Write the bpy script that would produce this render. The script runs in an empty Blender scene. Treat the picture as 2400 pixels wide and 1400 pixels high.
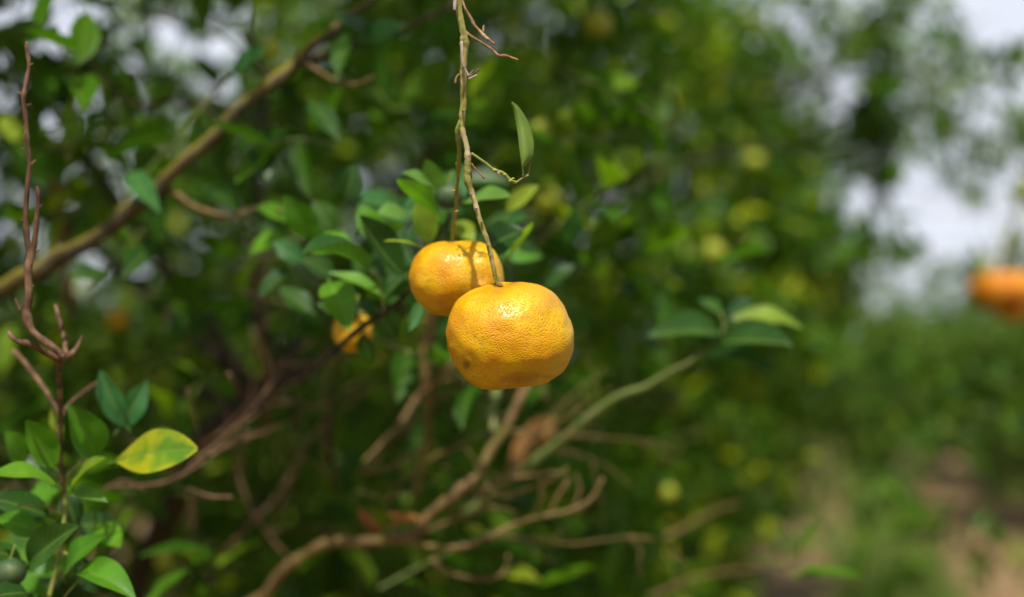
import bpy, math, random
import numpy as np
from mathutils import Vector, Matrix, noise

# ------------------------------------------------------------------ camera, sky, sun, exposure
sc = bpy.context.scene
COL = sc.collection
CAM_Z = 1.10
PITCH = math.atan(200 * 0.0003)
FWD = Vector((0, math.cos(PITCH), math.sin(PITCH)))
UPV = Vector((0, -math.sin(PITCH), math.cos(PITCH)))
RGT = Vector((1, 0, 0))
CAMP = Vector((0, 0, CAM_Z))

cd = bpy.data.cameras.new('camera')
cam = bpy.data.objects.new('camera', cd)
COL.objects.link(cam)
cam.location = CAMP
cam.rotation_euler = (math.pi / 2 + PITCH, 0, 0)
cd.lens = 50; cd.sensor_width = 36; cd.sensor_fit = 'HORIZONTAL'
cd.clip_start = 0.05; cd.clip_end = 2000
cd.dof.use_dof = True
cd.dof.focus_distance = 0.762
cd.dof.aperture_fstop = 2.8
cd.dof.aperture_blades = 0
sc.camera = cam

SUN_EL, SUN_AZ = math.radians(57), math.radians(184)      # azimuth clockwise from +Y
w = bpy.data.worlds.new('World'); sc.world = w; w.use_nodes = True
nt = w.node_tree; nt.nodes.clear()
def wn(t, **k):
    n = nt.nodes.new(t)
    for a, b in k.items(): setattr(n, a, b)
    return n
sky = wn('ShaderNodeTexSky', sky_type='NISHITA', sun_disc=False, sun_elevation=SUN_EL, sun_rotation=SUN_AZ)
sky.air_density = 1.0; sky.dust_density = 3.0
tc = wn('ShaderNodeTexCoord')
mp = wn('ShaderNodeMapping'); mp.inputs['Scale'].default_value = (1, 1, 3)
ns = wn('ShaderNodeTexNoise'); ns.inputs['Scale'].default_value = 2.2; ns.inputs['Detail'].default_value = 5
rp = wn('ShaderNodeValToRGB')
rp.color_ramp.elements[0].position = 0.3; rp.color_ramp.elements[0].color = (6.5, 6.85, 7.8, 1)
rp.color_ramp.elements[1].position = 0.65; rp.color_ramp.elements[1].color = (7.5, 7.8, 8.7, 1)
mx = wn('ShaderNodeMix', data_type='RGBA'); mx.inputs['Factor'].default_value = 0.88
bg = wn('ShaderNodeBackground'); bg.inputs['Strength'].default_value = 0.10
wo = wn('ShaderNodeOutputWorld')
L = nt.links.new
L(tc.outputs['Generated'], mp.inputs['Vector']); L(mp.outputs[0], ns.inputs['Vector'])
sx = wn('ShaderNodeSeparateXYZ'); L(tc.outputs['Generated'], sx.inputs[0])
hz = wn('ShaderNodeMapRange'); hz.inputs['From Min'].default_value = 0.28; hz.inputs['From Max'].default_value = 0.55    # the white haze thins towards the zenith
hz.inputs['To Min'].default_value = 0.92; hz.inputs['To Max'].default_value = 0.12; L(sx.outputs['Z'], hz.inputs['Value']); L(hz.outputs[0], mx.inputs['Factor'])
L(ns.outputs['Fac'], rp.inputs['Fac']); L(sky.outputs[0], mx.inputs['A']); L(rp.outputs[0], mx.inputs['B'])
L(mx.outputs['Result'], bg.inputs['Color']); L(bg.outputs[0], wo.inputs[0])

sd = bpy.data.lights.new('sun', 'SUN'); sd.energy = 5.0; sd.angle = math.radians(0.6); sd.color = (1.0, 0.95, 0.87)
sun = bpy.data.objects.new('sun', sd); COL.objects.link(sun)
sdir = Vector((math.sin(SUN_AZ) * math.cos(SUN_EL), math.cos(SUN_AZ) * math.cos(SUN_EL), math.sin(SUN_EL)))
sun.rotation_euler = sdir.to_track_quat('Z', 'Y').to_euler()
sun.location = (0, -3, 8)

sc.view_settings.view_transform = 'Standard'
sc.view_settings.look = 'None'
sc.view_settings.exposure = 0.28
sc.view_settings.gamma = 1
sc.view_settings.use_curve_mapping = False
sc.cycles.use_denoising = True
sc.cycles.max_bounces = 7
sc.cycles.diffuse_bounces = 3
sc.cycles.glossy_bounces = 2
sc.cycles.transmission_bounces = 4
sc.cycles.sample_clamp_indirect = 6

# ------------------------------------------------------------------ helpers
K = 0.0003
def P(px, py, D):
    """the point D metres in front of the camera that the photograph shows at (px, py) of 2400 x 1400"""
    return CAMP + D * (FWD + (px - 1200) * K * RGT + (700 - py) * K * UPV)
def proj(v):
    d = v - CAMP
    D = d.dot(FWD)
    if D < 0.05: return (-9e9, -9e9, D)
    return (1200 + d.dot(RGT) / D / K, 700 - d.dot(UPV) / D / K, D)

def tag(o, label=None, cat=None, group=None, kind=None):
    if label: o['label'] = label
    if cat: o['category'] = cat
    if group: o['group'] = group
    if kind: o['kind'] = kind
    return o
def empty(name, loc, label=None, cat=None, group=None, kind=None):
    o = bpy.data.objects.new(name, None); o.empty_display_size = 0.02
    COL.objects.link(o); o.location = loc
    o['_o'] = 0; del o['_o']
    return tag(o, label, cat, group, kind)
def link(name, me, parent=None):
    o = bpy.data.objects.new(name, me); COL.objects.link(o)
    if parent is not None:
        o.parent = parent
        o.matrix_parent_inverse = Matrix.Translation(-Vector(parent.location))
    return o
def mesh_np(name, V, F, mats, uv=None, smooth=True, midx=None):
    """V (n,3), F (m,k) all faces with the same count; uv per vertex"""
    V = np.asarray(V, dtype=np.float32); F = np.asarray(F, dtype=np.int32)
    me = bpy.data.meshes.new(name)
    m, k = F.shape
    me.vertices.add(len(V)); me.vertices.foreach_set('co', V.ravel())
    me.loops.add(m * k); me.loops.foreach_set('vertex_index', F.ravel())
    me.polygons.add(m)
    me.polygons.foreach_set('loop_start', np.arange(0, m * k, k, dtype=np.int32))
    me.polygons.foreach_set('loop_total', np.full(m, k, dtype=np.int32))
    me.polygons.foreach_set('use_smooth', np.full(m, smooth, dtype=bool))
    if midx is not None: me.polygons.foreach_set('material_index', np.asarray(midx, dtype=np.int32))
    if uv is not None:
        l = me.uv_layers.new(name='UVMap')
        l.data.foreach_set('uv', np.asarray(uv, dtype=np.float32)[F.ravel()].ravel())
    me.update(calc_edges=True)
    for mt in (mats if isinstance(mats, (list, tuple)) else [mats]): me.materials.append(mt)
    return me

# ------------------------------------------------------------------ materials
def newmat(name):
    m = bpy.data.materials.new(name); m.use_nodes = True
    t = m.node_tree; t.nodes.clear()
    def n(ty, **k):
        x = t.nodes.new(ty)
        for a, b in k.items(): setattr(x, a, b)
        return x
    return m, t, n, t.links.new
def ramp(n, stops):
    r = n('ShaderNodeValToRGB'); e = r.color_ramp.elements
    while len(e) < len(stops): e.new(0.5)
    for el, (p, c) in zip(e, stops):
        el.position = p; el.color = (*c, 1)
    return r

def leaf_material(name, stops, rough=0.40, trans=0.3, under=(0.055, 0.115, 0.014), mottle=0.0, mottle_col=(0.45, 0.42, 0.02), tgain=1.8, spec=0.24):
    m, t, n, K_ = newmat(name)
    oi = n('ShaderNodeObjectInfo'); ge = n('ShaderNodeNewGeometry'); uv = n('ShaderNodeUVMap'); uv.uv_map = 'UVMap'
    ad = n('ShaderNodeMath', operation='ADD'); fr = n('ShaderNodeMath', operation='FRACT')
    K_(oi.outputs['Random'], ad.inputs[0]); K_(ge.outputs['Random Per Island'], ad.inputs[1]); K_(ad.outputs[0], fr.inputs[0])
    r = ramp(n, stops); K_(fr.outputs[0], r.inputs['Fac'])
    # blotches
    tcn = n('ShaderNodeTexCoord')
    no = n('ShaderNodeTexNoise'); no.inputs['Scale'].default_value = 60; no.inputs['Detail'].default_value = 4
    K_(tcn.outputs['Object'], no.inputs['Vector'])
    mr = n('ShaderNodeMapRange'); mr.inputs['From Min'].default_value = 0.3; mr.inputs['From Max'].default_value = 0.7
    mr.inputs['To Min'].default_value = 0.75; mr.inputs['To Max'].default_value = 1.25
    K_(no.outputs['Fac'], mr.inputs['Value'])
    mu = n('ShaderNodeVectorMath', operation='SCALE'); K_(r.outputs[0], mu.inputs[0]); K_(mr.outputs[0], mu.inputs['Scale'])
    col = mu.outputs[0]
    # midrib and side veins from the leaf's own coordinates
    sp = n('ShaderNodeSeparateXYZ'); K_(uv.outputs[0], sp.inputs[0])
    c5 = n('ShaderNodeMath', operation='SUBTRACT'); K_(sp.outputs['Y'], c5.inputs[0]); c5.inputs[1].default_value = 0.5
    ab = n('ShaderNodeMath', operation='ABSOLUTE'); K_(c5.outputs[0], ab.inputs[0])
    rib = n('ShaderNodeMapRange'); rib.inputs['From Min'].default_value = 0.015; rib.inputs['From Max'].default_value = 0.045
    rib.inputs['To Min'].default_value = 1; rib.inputs['To Max'].default_value = 0; K_(ab.outputs[0], rib.inputs['Value'])
    v1 = n('ShaderNodeMath', operation='MULTIPLY'); v1.inputs[1].default_value = -0.55; K_(ab.outputs[0], v1.inputs[0])
    v2 = n('ShaderNodeMath', operation='ADD'); K_(sp.outputs['X'], v2.inputs[0]); K_(v1.outputs[0], v2.inputs[1])
    v3 = n('ShaderNodeMath', operation='MULTIPLY'); v3.inputs[1].default_value = 62; K_(v2.outputs[0], v3.inputs[0])
    v4 = n('ShaderNodeMath', operation='SINE'); K_(v3.outputs[0], v4.inputs[0])
    vein = n('ShaderNodeMapRange'); vein.inputs['From Min'].default_value = 0.75; vein.inputs['From Max'].default_value = 1.0
    vein.inputs['To Max'].default_value = 0.35; K_(v4.outputs[0], vein.inputs['Value'])
    vm = n('ShaderNodeMath', operation='MAXIMUM'); K_(rib.outputs[0], vm.inputs[0]); K_(vein.outputs[0], vm.inputs[1])
    if mottle > 0:
        n2 = n('ShaderNodeTexNoise'); n2.inputs['Scale'].default_value = 75; n2.inputs['Detail'].default_value = 2
        K_(tcn.outputs['Object'], n2.inputs['Vector'])
        r2 = ramp(n, [(0.52 - 0.2 * mottle, (0, 0, 0)), (0.80 - 0.2 * mottle, (1, 1, 1))]); ma = n('ShaderNodeMath', operation='MULTIPLY_ADD'); K_(ab.outputs[0], ma.inputs[0]); ma.inputs[1].default_value = 0.55; ma.inputs[2].default_value = -0.12; mc = n('ShaderNodeMath', operation='ADD'); K_(ma.outputs[0], mc.inputs[0]); K_(n2.outputs['Fac'], mc.inputs[1]); K_(mc.outputs[0], r2.inputs['Fac'])
        mm = n('ShaderNodeMix', data_type='RGBA'); K_(r2.outputs[0], mm.inputs['Factor']); K_(col, mm.inputs['A'])
        mm.inputs['B'].default_value = (*mottle_col, 1); col = mm.outputs['Result']
    vs = n('ShaderNodeMath', operation='MULTIPLY'); vs.inputs[1].default_value = 0.55; K_(vm.outputs[0], vs.inputs[0])
    mv = n('ShaderNodeMix', data_type='RGBA'); K_(vs.outputs[0], mv.inputs['Factor']); K_(col, mv.inputs['A']); mv.inputs['B'].default_value = (0.15, 0.22, 0.035, 1)
    # paler underside
    mb = n('ShaderNodeMix', data_type='RGBA'); mb.inputs['Factor'].default_value = 0
    bf = n('ShaderNodeMath', operation='MULTIPLY'); bf.inputs[1].default_value = 0.6; K_(ge.outputs['Backfacing'], bf.inputs[0])
    K_(bf.outputs[0], mb.inputs['Factor']); K_(mv.outputs['Result'], mb.inputs['A']); mb.inputs['B'].default_value = (*under, 1)
    bs = n('ShaderNodeBsdfPrincipled'); K_(mb.outputs['Result'], bs.inputs['Base Color'])
    bs.inputs['Roughness'].default_value = rough; bs.inputs['Specular IOR Level'].default_value = spec
    rr = n('ShaderNodeMapRange'); rr.inputs['To Min'].default_value = rough - 0.06; rr.inputs['To Max'].default_value = rough + 0.16
    K_(no.outputs['Fac'], rr.inputs['Value']); K_(rr.outputs[0], bs.inputs['Roughness'])
    bp = n('ShaderNodeBump'); bp.inputs['Strength'].default_value = 0.35; bp.inputs['Distance'].default_value = 0.0006
    bh = n('ShaderNodeMath', operation='SUBTRACT'); K_(no.outputs['Fac'], bh.inputs[0]); K_(vm.outputs[0], bh.inputs[1])
    K_(bh.outputs[0], bp.inputs['Height']); K_(bp.outputs[0], bs.inputs['Normal'])
    tr = n('ShaderNodeBsdfTranslucent')
    tg = n('ShaderNodeMix', data_type='RGBA', blend_type='MULTIPLY'); tg.inputs['Factor'].default_value = 1
    K_(mv.outputs['Result'], tg.inputs['A']); tg.inputs['B'].default_value = (tgain * 1.15, tgain * 1.25, tgain * 0.5, 1)
    K_(tg.outputs['Result'], tr.inputs['Color'])
    ms = n('ShaderNodeMixShader'); ms.inputs[0].default_value = trans
    out = n('ShaderNodeOutputMaterial')
    K_(bs.outputs[0], ms.inputs[1]); K_(tr.outputs[0], ms.inputs[2]); K_(ms.outputs[0], out.inputs[0])
    return m

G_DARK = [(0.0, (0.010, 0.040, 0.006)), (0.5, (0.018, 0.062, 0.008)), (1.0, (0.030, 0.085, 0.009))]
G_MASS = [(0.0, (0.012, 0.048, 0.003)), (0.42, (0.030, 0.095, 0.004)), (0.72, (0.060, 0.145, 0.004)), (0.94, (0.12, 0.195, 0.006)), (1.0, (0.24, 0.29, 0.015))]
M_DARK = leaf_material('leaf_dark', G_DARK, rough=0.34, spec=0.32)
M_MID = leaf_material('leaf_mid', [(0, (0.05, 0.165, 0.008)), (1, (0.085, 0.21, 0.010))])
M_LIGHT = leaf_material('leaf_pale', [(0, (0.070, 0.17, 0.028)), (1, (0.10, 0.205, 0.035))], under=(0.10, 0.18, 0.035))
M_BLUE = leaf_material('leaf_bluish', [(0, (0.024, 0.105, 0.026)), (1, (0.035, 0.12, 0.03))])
M_YG = leaf_material('leaf_yellow_green', [(0, (0.13, 0.21, 0.018)), (1, (0.19, 0.25, 0.02))], trans=0.35)
M_YEL = leaf_material('leaf_mottled', [(0, (0.07, 0.17, 0.008)), (1, (0.08, 0.18, 0.008))], mottle=0.55, trans=0.25, tgain=1.3, mottle_col=(0.30, 0.31, 0.008))
M_MASS = leaf_material('leaf_crown', G_MASS, trans=0.32, rough=0.30, spec=0.15)
M_TWIGLEAF = leaf_material('leaf_olive', [(0, (0.115, 0.20, 0.018)), (1, (0.12, 0.21, 0.02))], rough=0.5, trans=0.25, under=(0.12, 0.165, 0.03))
M_DRY = leaf_material('leaf_dry', [(0, (0.20, 0.085, 0.02)), (1, (0.24, 0.11, 0.025))], rough=0.6, trans=0.15, under=(0.22, 0.11, 0.04), tgain=1.0)
M_RED = leaf_material('leaf_russet', [(0, (0.22, 0.06, 0.015)), (1, (0.27, 0.09, 0.02))], rough=0.6, trans=0.15, under=(0.25, 0.09, 0.03), tgain=1.0)
M_EDGE = leaf_material('leaf_crown_sunlit_tint', [(0.0, (0.016, 0.055, 0.003)), (0.4, (0.036, 0.105, 0.004)), (0.64, (0.085, 0.17, 0.005)), (0.84, (0.18, 0.25, 0.007)), (1.0, (0.46, 0.46, 0.04))], trans=0.34, rough=0.30, spec=0.15, tgain=2.0)  # sunlit brightness and highlights of the second crown put into its leaf colours
M_FAR = leaf_material('leaf_far', [(0, (0.025, 0.075, 0.004)), (0.6, (0.055, 0.12, 0.005)), (1, (0.13, 0.18, 0.008))], trans=0.3)
M_GRASS = leaf_material('grass_blade', [(0, (0.07, 0.13, 0.02)), (0.7, (0.12, 0.18, 0.03)), (1, (0.28, 0.24, 0.10))], rough=0.55, trans=0.3)

def bark_material(name, a, b, c, scale=220, rough=0.7, stretch=0.25, bump=0.0006, patch=0.5, top=None):
    m, t, n, K_ = newmat(name)
    tcn = n('ShaderNodeTexCoord'); mp_ = n('ShaderNodeMapping'); mp_.inputs['Scale'].default_value = (1, 1, stretch)
    K_(tcn.outputs['Object'], mp_.inputs['Vector'])
    n1 = n('ShaderNodeTexNoise'); n1.inputs['Scale'].default_value = scale; n1.inputs['Detail'].default_value = 6; K_(mp_.outputs[0], n1.inputs['Vector'])
    n2 = n('ShaderNodeTexNoise'); n2.inputs['Scale'].default_value = scale * 0.22; n2.inputs['Detail'].default_value = 3; K_(tcn.outputs['Object'], n2.inputs['Vector'])
    r1 = ramp(n, [(0.35, a), (0.65, b)]); K_(n1.outputs['Fac'], r1.inputs['Fac'])
    r2 = ramp(n, [(patch - 0.06, (0, 0, 0)), (patch + 0.08, (1, 1, 1))]); K_(n2.outputs['Fac'], r2.inputs['Fac'])
    mx_ = n('ShaderNodeMix', data_type='RGBA'); K_(r2.outputs[0], mx_.inputs['Factor']); K_(r1.outputs[0], mx_.inputs['A']); mx_.inputs['B'].default_value = (*c, 1)
    col = mx_.outputs['Result']
    if top:                                            # moss grows on the upper side
        ge = n('ShaderNodeNewGeometry'); s = n('ShaderNodeSeparateXYZ'); K_(ge.outputs['Normal'], s.inputs[0])
        ad = n('ShaderNodeMath', operation='ADD'); K_(s.outputs['Z'], ad.inputs[0]); K_(n2.outputs['Fac'], ad.inputs[1])
        mr = n('ShaderNodeMapRange'); mr.inputs['From Min'].default_value = 0.6; mr.inputs['From Max'].default_value = 1.0; K_(ad.outputs[0], mr.inputs['Value'])
        m3 = n('ShaderNodeMix', data_type='RGBA'); K_(mr.outputs[0], m3.inputs['Factor']); K_(col, m3.inputs['A']); m3.inputs['B'].default_value = (*top, 1)
        col = m3.outputs['Result']
    bs = n('ShaderNodeBsdfPrincipled'); bs.inputs['Roughness'].default_value = rough; bs.inputs['Specular IOR Level'].default_value = 0.3
    K_(col, bs.inputs['Base Color'])
    bp = n('ShaderNodeBump'); bp.inputs['Strength'].default_value = 0.8; bp.inputs['Distance'].default_value = bump
    K_(n1.outputs['Fac'], bp.inputs['Height']); K_(bp.outputs[0], bs.inputs['Normal'])
    out = n('ShaderNodeOutputMaterial'); K_(bs.outputs[0], out.inputs[0])
    return m
M_TWIG = bark_material('twig_green_grey', (0.13, 0.13, 0.022), (0.27, 0.24, 0.06), (0.36, 0.29, 0.15), scale=420, patch=0.55, bump=0.0010)
M_STALK = bark_material('stalk_green', (0.12, 0.16, 0.025), (0.20, 0.22, 0.04), (0.24, 0.20, 0.08), scale=420, patch=0.58, bump=0.0003)
M_DEAD = bark_material('dead_twig_brown', (0.13, 0.065, 0.028), (0.29, 0.16, 0.08), (0.42, 0.28, 0.16), scale=500, patch=0.55, bump=0.0004)
M_DEADG = bark_material('dead_twig_grey', (0.24, 0.19, 0.14), (0.42, 0.34, 0.27), (0.30, 0.22, 0.16), scale=600, patch=0.55, bump=0.0004)
M_DARKTIP = bark_material('dead_twig_tip', (0.05, 0.035, 0.028), (0.10, 0.075, 0.06), (0.2, 0.16, 0.12), scale=700, patch=0.6, bump=0.0003)
M_BUD = bark_material('bud_yellow', (0.42, 0.30, 0.04), (0.5, 0.4, 0.06), (0.3, 0.28, 0.05), scale=700, patch=0.6, bump=0.0002)
M_RUST = bark_material('dead_shoot_russet', (0.045, 0.022, 0.010), (0.115, 0.056, 0.025), (0.17, 0.10, 0.05), scale=350, patch=0.55, bump=0.0012)
M_MOSS = bark_material('bark_mossy', (0.026, 0.020, 0.009), (0.058, 0.042, 0.017), (0.08, 0.06, 0.012), scale=150, patch=0.55, bump=0.0012, top=(0.13, 0.11, 0.008))
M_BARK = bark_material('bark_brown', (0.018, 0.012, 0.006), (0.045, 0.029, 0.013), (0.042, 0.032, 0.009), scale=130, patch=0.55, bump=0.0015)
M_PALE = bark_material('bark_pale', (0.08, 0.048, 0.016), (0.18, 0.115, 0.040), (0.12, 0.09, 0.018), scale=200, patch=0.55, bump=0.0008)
M_GREENSTEM = bark_material('stem_green', (0.10, 0.14, 0.03), (0.15, 0.19, 0.05), (0.2, 0.2, 0.08), scale=200, patch=0.58, bump=0.0005)

def peel_material(name, spots, base=(0.62, 0.365, 0.0), deep=(0.54, 0.235, 0.0), pore=1050, bump=1.0, rough=0.36):
    """spots: (local point, radius m, colour, softness, strength) colour marks put on this fruit"""
    m, t, n, K_ = newmat(name)
    tcn = n('ShaderNodeTexCoord')
    vo = n('ShaderNodeTexVoronoi'); vo.inputs['Scale'].default_value = pore; vo.feature = 'F1'
    wv = n('ShaderNodeTexNoise'); wv.inputs['Scale'].default_value = 300; wv.inputs['Detail'].default_value = 3
    K_(tcn.outputs['Object'], wv.inputs['Vector'])
    wsc = n('ShaderNodeVectorMath', operation='SCALE'); wsc.inputs['Scale'].default_value = 0.0009; K_(wv.outputs['Color'], wsc.inputs[0])
    wad = n('ShaderNodeVectorMath', operation='ADD'); K_(tcn.outputs['Object'], wad.inputs[0]); K_(wsc.outputs[0], wad.inputs[1])
    K_(wad.outputs[0], vo.inputs['Vector'])
    pr = n('ShaderNodeMapRange'); pr.inputs['From Min'].default_value = 0.0; pr.inputs['From Max'].default_value = 0.55; pr.interpolation_type = 'SMOOTHSTEP'; K_(vo.outputs['Distance'], pr.inputs['Value'])
    big = n('ShaderNodeTexNoise'); big.inputs['Scale'].default_value = 42; big.inputs['Detail'].default_value = 4; K_(tcn.outputs['Object'], big.inputs['Vector'])
    rb = ramp(n, [(0.36, deep), (0.60, base)]); K_(big.outputs['Fac'], rb.inputs['Fac'])
    # oil glands sit a little deeper and more orange than the ridges between them
    pc = n('ShaderNodeMix', data_type='RGBA'); K_(pr.outputs[0], pc.inputs['Factor']); pc.inputs['A'].default_value = (deep[0] * 1.0, deep[1] * 0.92, deep[2], 1)
    K_(rb.outputs[0], pc.inputs['B']); col = pc.outputs['Result']
    gr = n('ShaderNodeTexNoise'); gr.inputs['Scale'].default_value = 75; gr.inputs['Detail'].default_value = 5; K_(tcn.outputs['Object'], gr.inputs['Vector'])
    rg = ramp(n, [(0.60, (0, 0, 0)), (0.80, (0.55, 0.55, 0.55))]); K_(gr.outputs['Fac'], rg.inputs['Fac'])
    mg = n('ShaderNodeMix', data_type='RGBA'); K_(rg.outputs[0], mg.inputs['Factor']); K_(col, mg.inputs['A']); mg.inputs['B'].default_value = (0.30, 0.22, 0.02, 1); col = mg.outputs['Result']
    # tiny brown flecks
    fl = n('ShaderNodeTexVoronoi'); fl.inputs['Scale'].default_value = 95; K_(tcn.outputs['Object'], fl.inputs['Vector'])
    rf = ramp(n, [(0.05, (0.5, 0.5, 0.5)), (0.11, (0, 0, 0))]); K_(fl.outputs['Distance'], rf.inputs['Fac'])
    fx = n('ShaderNodeSeparateColor'); K_(fl.outputs['Color'], fx.inputs[0])
    fg = n('ShaderNodeMath', operation='GREATER_THAN'); fg.inputs[1].default_value = 0.72; K_(fx.outputs[0], fg.inputs[0])
    fm = n('ShaderNodeMath', operation='MULTIPLY'); K_(rf.outputs[0], fm.inputs[0]); K_(fg.outputs[0], fm.inputs[1])
    mf = n('ShaderNodeMix', data_type='RGBA'); K_(fm.outputs[0], mf.inputs['Factor']); K_(col, mf.inputs['A']); mf.inputs['B'].default_value = (0.22, 0.09, 0.01, 1); col = mf.outputs['Result']
    for (pt, rad, c, soft, stren, stretch) in spots:
        sb = n('ShaderNodeVectorMath', operation='SUBTRACT'); K_(tcn.outputs['Object'], sb.inputs[0]); sb.inputs[1].default_value = pt
        ro = n('ShaderNodeVectorRotate'); ro.rotation_type = 'Y_AXIS'; ro.inputs['Angle'].default_value = stretch[1]; K_(sb.outputs[0], ro.inputs['Vector'])
        sv = n('ShaderNodeVectorMath', operation='MULTIPLY'); K_(ro.outputs[0], sv.inputs[0]); sv.inputs[1].default_value = (1 / stretch[0], 0.12, 1)
        ln = n('ShaderNodeVectorMath', operation='LENGTH'); K_(sv.outputs[0], ln.inputs[0])
        nn = n('ShaderNodeMath', operation='MULTIPLY_ADD'); K_(gr.outputs['Fac'], nn.inputs[0]); nn.inputs[1].default_value = rad * 1.2; nn.inputs[2].default_value = -rad * 0.6
        na = n('ShaderNodeMath', operation='ADD'); K_(ln.outputs['Value'], na.inputs[0]); K_(nn.outputs[0], na.inputs[1])
        mr = n('ShaderNodeMapRange'); mr.inputs['From Min'].default_value = rad * (1 - soft); mr.inputs['From Max'].default_value = rad * (1 + soft * 0.4)
        mr.inputs['To Min'].default_value = stren; mr.inputs['To Max'].default_value = 0; K_(na.outputs[0], mr.inputs['Value'])
        mz = n('ShaderNodeMix', data_type='RGBA'); K_(mr.outputs[0], mz.inputs['Factor']); K_(col, mz.inputs['A']); mz.inputs['B'].default_value = (*c, 1); col = mz.outputs['Result']
    bs = n('ShaderNodeBsdfPrincipled'); K_(col, bs.inputs['Base Color'])
    bs.inputs['Specular IOR Level'].default_value = 0.38
    bs.inputs['Subsurface Weight'].default_value = 0.12; bs.inputs['Subsurface Scale'].default_value = 0.003; bs.inputs['Subsurface Radius'].default_value = (1, 0.4, 0.1)
    rr = n('ShaderNodeMapRange'); rr.inputs['To Min'].default_value = rough - 0.05; rr.inputs['To Max'].default_value = rough + 0.14; K_(big.outputs['Fac'], rr.inputs['Value']); K_(rr.outputs[0], bs.inputs['Roughness'])
    b1 = n('ShaderNodeBump'); b1.inputs['Strength'].default_value = bump; b1.inputs['Distance'].default_value = 0.00028; K_(pr.outputs[0], b1.inputs['Height'])
    b2 = n('ShaderNodeBump'); b2.inputs['Strength'].default_value = 0.5; b2.inputs['Distance'].default_value = 0.0007
    n3 = n('ShaderNodeTexNoise'); n3.inputs['Scale'].default_value = 190; n3.inputs['Detail'].default_value = 3; K_(tcn.outputs['Object'], n3.inputs['Vector'])
    K_(n3.outputs['Fac'], b2.inputs['Height']); K_(b1.outputs[0], b2.inputs['Normal']); K_(b2.outputs[0], bs.inputs['Normal'])
    out = n('ShaderNodeOutputMaterial'); K_(bs.outputs[0], out.inputs[0])
    return m

def plain(name, c, rough=0.6, scale=80, var=0.25, metallic=0.0, bump=0.0):
    m, t, n, K_ = newmat(name)
    tcn = n('ShaderNodeTexCoord'); no = n('ShaderNodeTexNoise'); no.inputs['Scale'].default_value = scale; no.inputs['Detail'].default_value = 4
    K_(tcn.outputs['Object'], no.inputs['Vector'])
    r = ramp(n, [(0.3, tuple(x * (1 - var) for x in c)), (0.7, tuple(min(1, x * (1 + var)) for x in c))]); K_(no.outputs['Fac'], r.inputs['Fac'])
    bs = n('ShaderNodeBsdfPrincipled'); bs.inputs['Roughness'].default_value = rough; bs.inputs['Metallic'].default_value = metallic; K_(r.outputs[0], bs.inputs['Base Color'])
    if bump:
        bp = n('ShaderNodeBump'); bp.inputs['Distance'].default_value = bump; K_(no.outputs['Fac'], bp.inputs['Height']); K_(bp.outputs[0], bs.inputs['Normal'])
    out = n('ShaderNodeOutputMaterial'); K_(bs.outputs[0], out.inputs[0])
    return m
M_CALYX = plain('calyx_green', (0.10, 0.13, 0.03), 0.6, 400, 0.4, bump=0.0003)
M_PIPE = plain('galvanised_pipe', (0.36, 0.38, 0.42), 0.5, 8, 0.15)

# ------------------------------------------------------------------ tubes (stems, branches)
def catmull(pts, n):
    out = []
    q = [pts[0] + (pts[0] - pts[1])] + list(pts) + [pts[-1] + (pts[-1] - pts[-2])]
    for i in range(1, len(q) - 2):
        for s in range(n):
            t = s / n
            a, b, c, d = q[i - 1], q[i], q[i + 1], q[i + 2]
            out.append(0.5 * ((2 * b) + (c - a) * t + (2 * a - 5 * b + 4 * c - d) * t * t + (3 * b - a - 3 * c + d) * t ** 3))
    out.append(q[-2])
    return out
def tube_data(pts, radii, sides=8, sub=4, rough=0.12, nodes=None, seed=0.0, jit=0.0):
    p4 = [np.array((*p, r)) for p, r in zip(pts, radii)]
    c = catmull(p4, sub)
    n = len(c)
    C = [Vector(a[:3]) for a in c]; R = [max(1e-5, a[3]) for a in c]
    if nodes:
        for i in range(n):
            for (f, amp) in nodes:
                d = (i / (n - 1) - f) * (n - 1) / 1.1
                R[i] *= 1 + amp * math.exp(-d * d)
    if jit:
        C = [c_ + Vector((noise.noise(c_ * 35 + Vector((seed, 0, 0))), noise.noise(c_ * 35 + Vector((0, seed, 5))), noise.noise(c_ * 35 + Vector((3, 0, seed))))) * r_ * jit for c_, r_ in zip(C, R)]
    V = []; prev = None
    for i in range(n):
        tg = (C[min(i + 1, n - 1)] - C[max(i - 1, 0)]).normalized()
        if prev is None:
            a = Vector((0.31, 0.9, 0.2)) if abs(tg.z) > 0.5 else Vector((0.1, 0.2, 0.97))
            u = tg.cross(a).normalized()
        else:
            u = (prev - tg * prev.dot(tg)).normalized()
        prev = u; v = tg.cross(u)
        for s in range(sides):
            an = 2 * math.pi * s / sides
            d = u * math.cos(an) + v * math.sin(an)
            rr = R[i] * (1 + rough * noise.noise((C[i] + d * R[i] * 1.0) * (0.45 / max(R[i], 1e-4)) + Vector((seed, 0, 0))))
            V.append(C[i] + d * rr)
    F = []
    for i in range(n - 1):
        for s in range(sides):
            s2 = (s + 1) % sides
            F.append((i * sides + s, i * sides + s2, (i + 1) * sides + s2, (i + 1) * sides + s))
    b0 = len(V)
    V.append(C[0] - (C[1] - C[0]).normalized() * R[0] * 0.4); V.append(C[-1] + (C[-1] - C[-2]).normalized() * R[-1] * 0.5)
    for s in range(sides):
        s2 = (s + 1) % sides
        F.append((b0, s2, s, s)); k = (n - 1) * sides
        F.append((b0 + 1, k + s, k + s2, k + s2))
    return V, F
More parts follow.
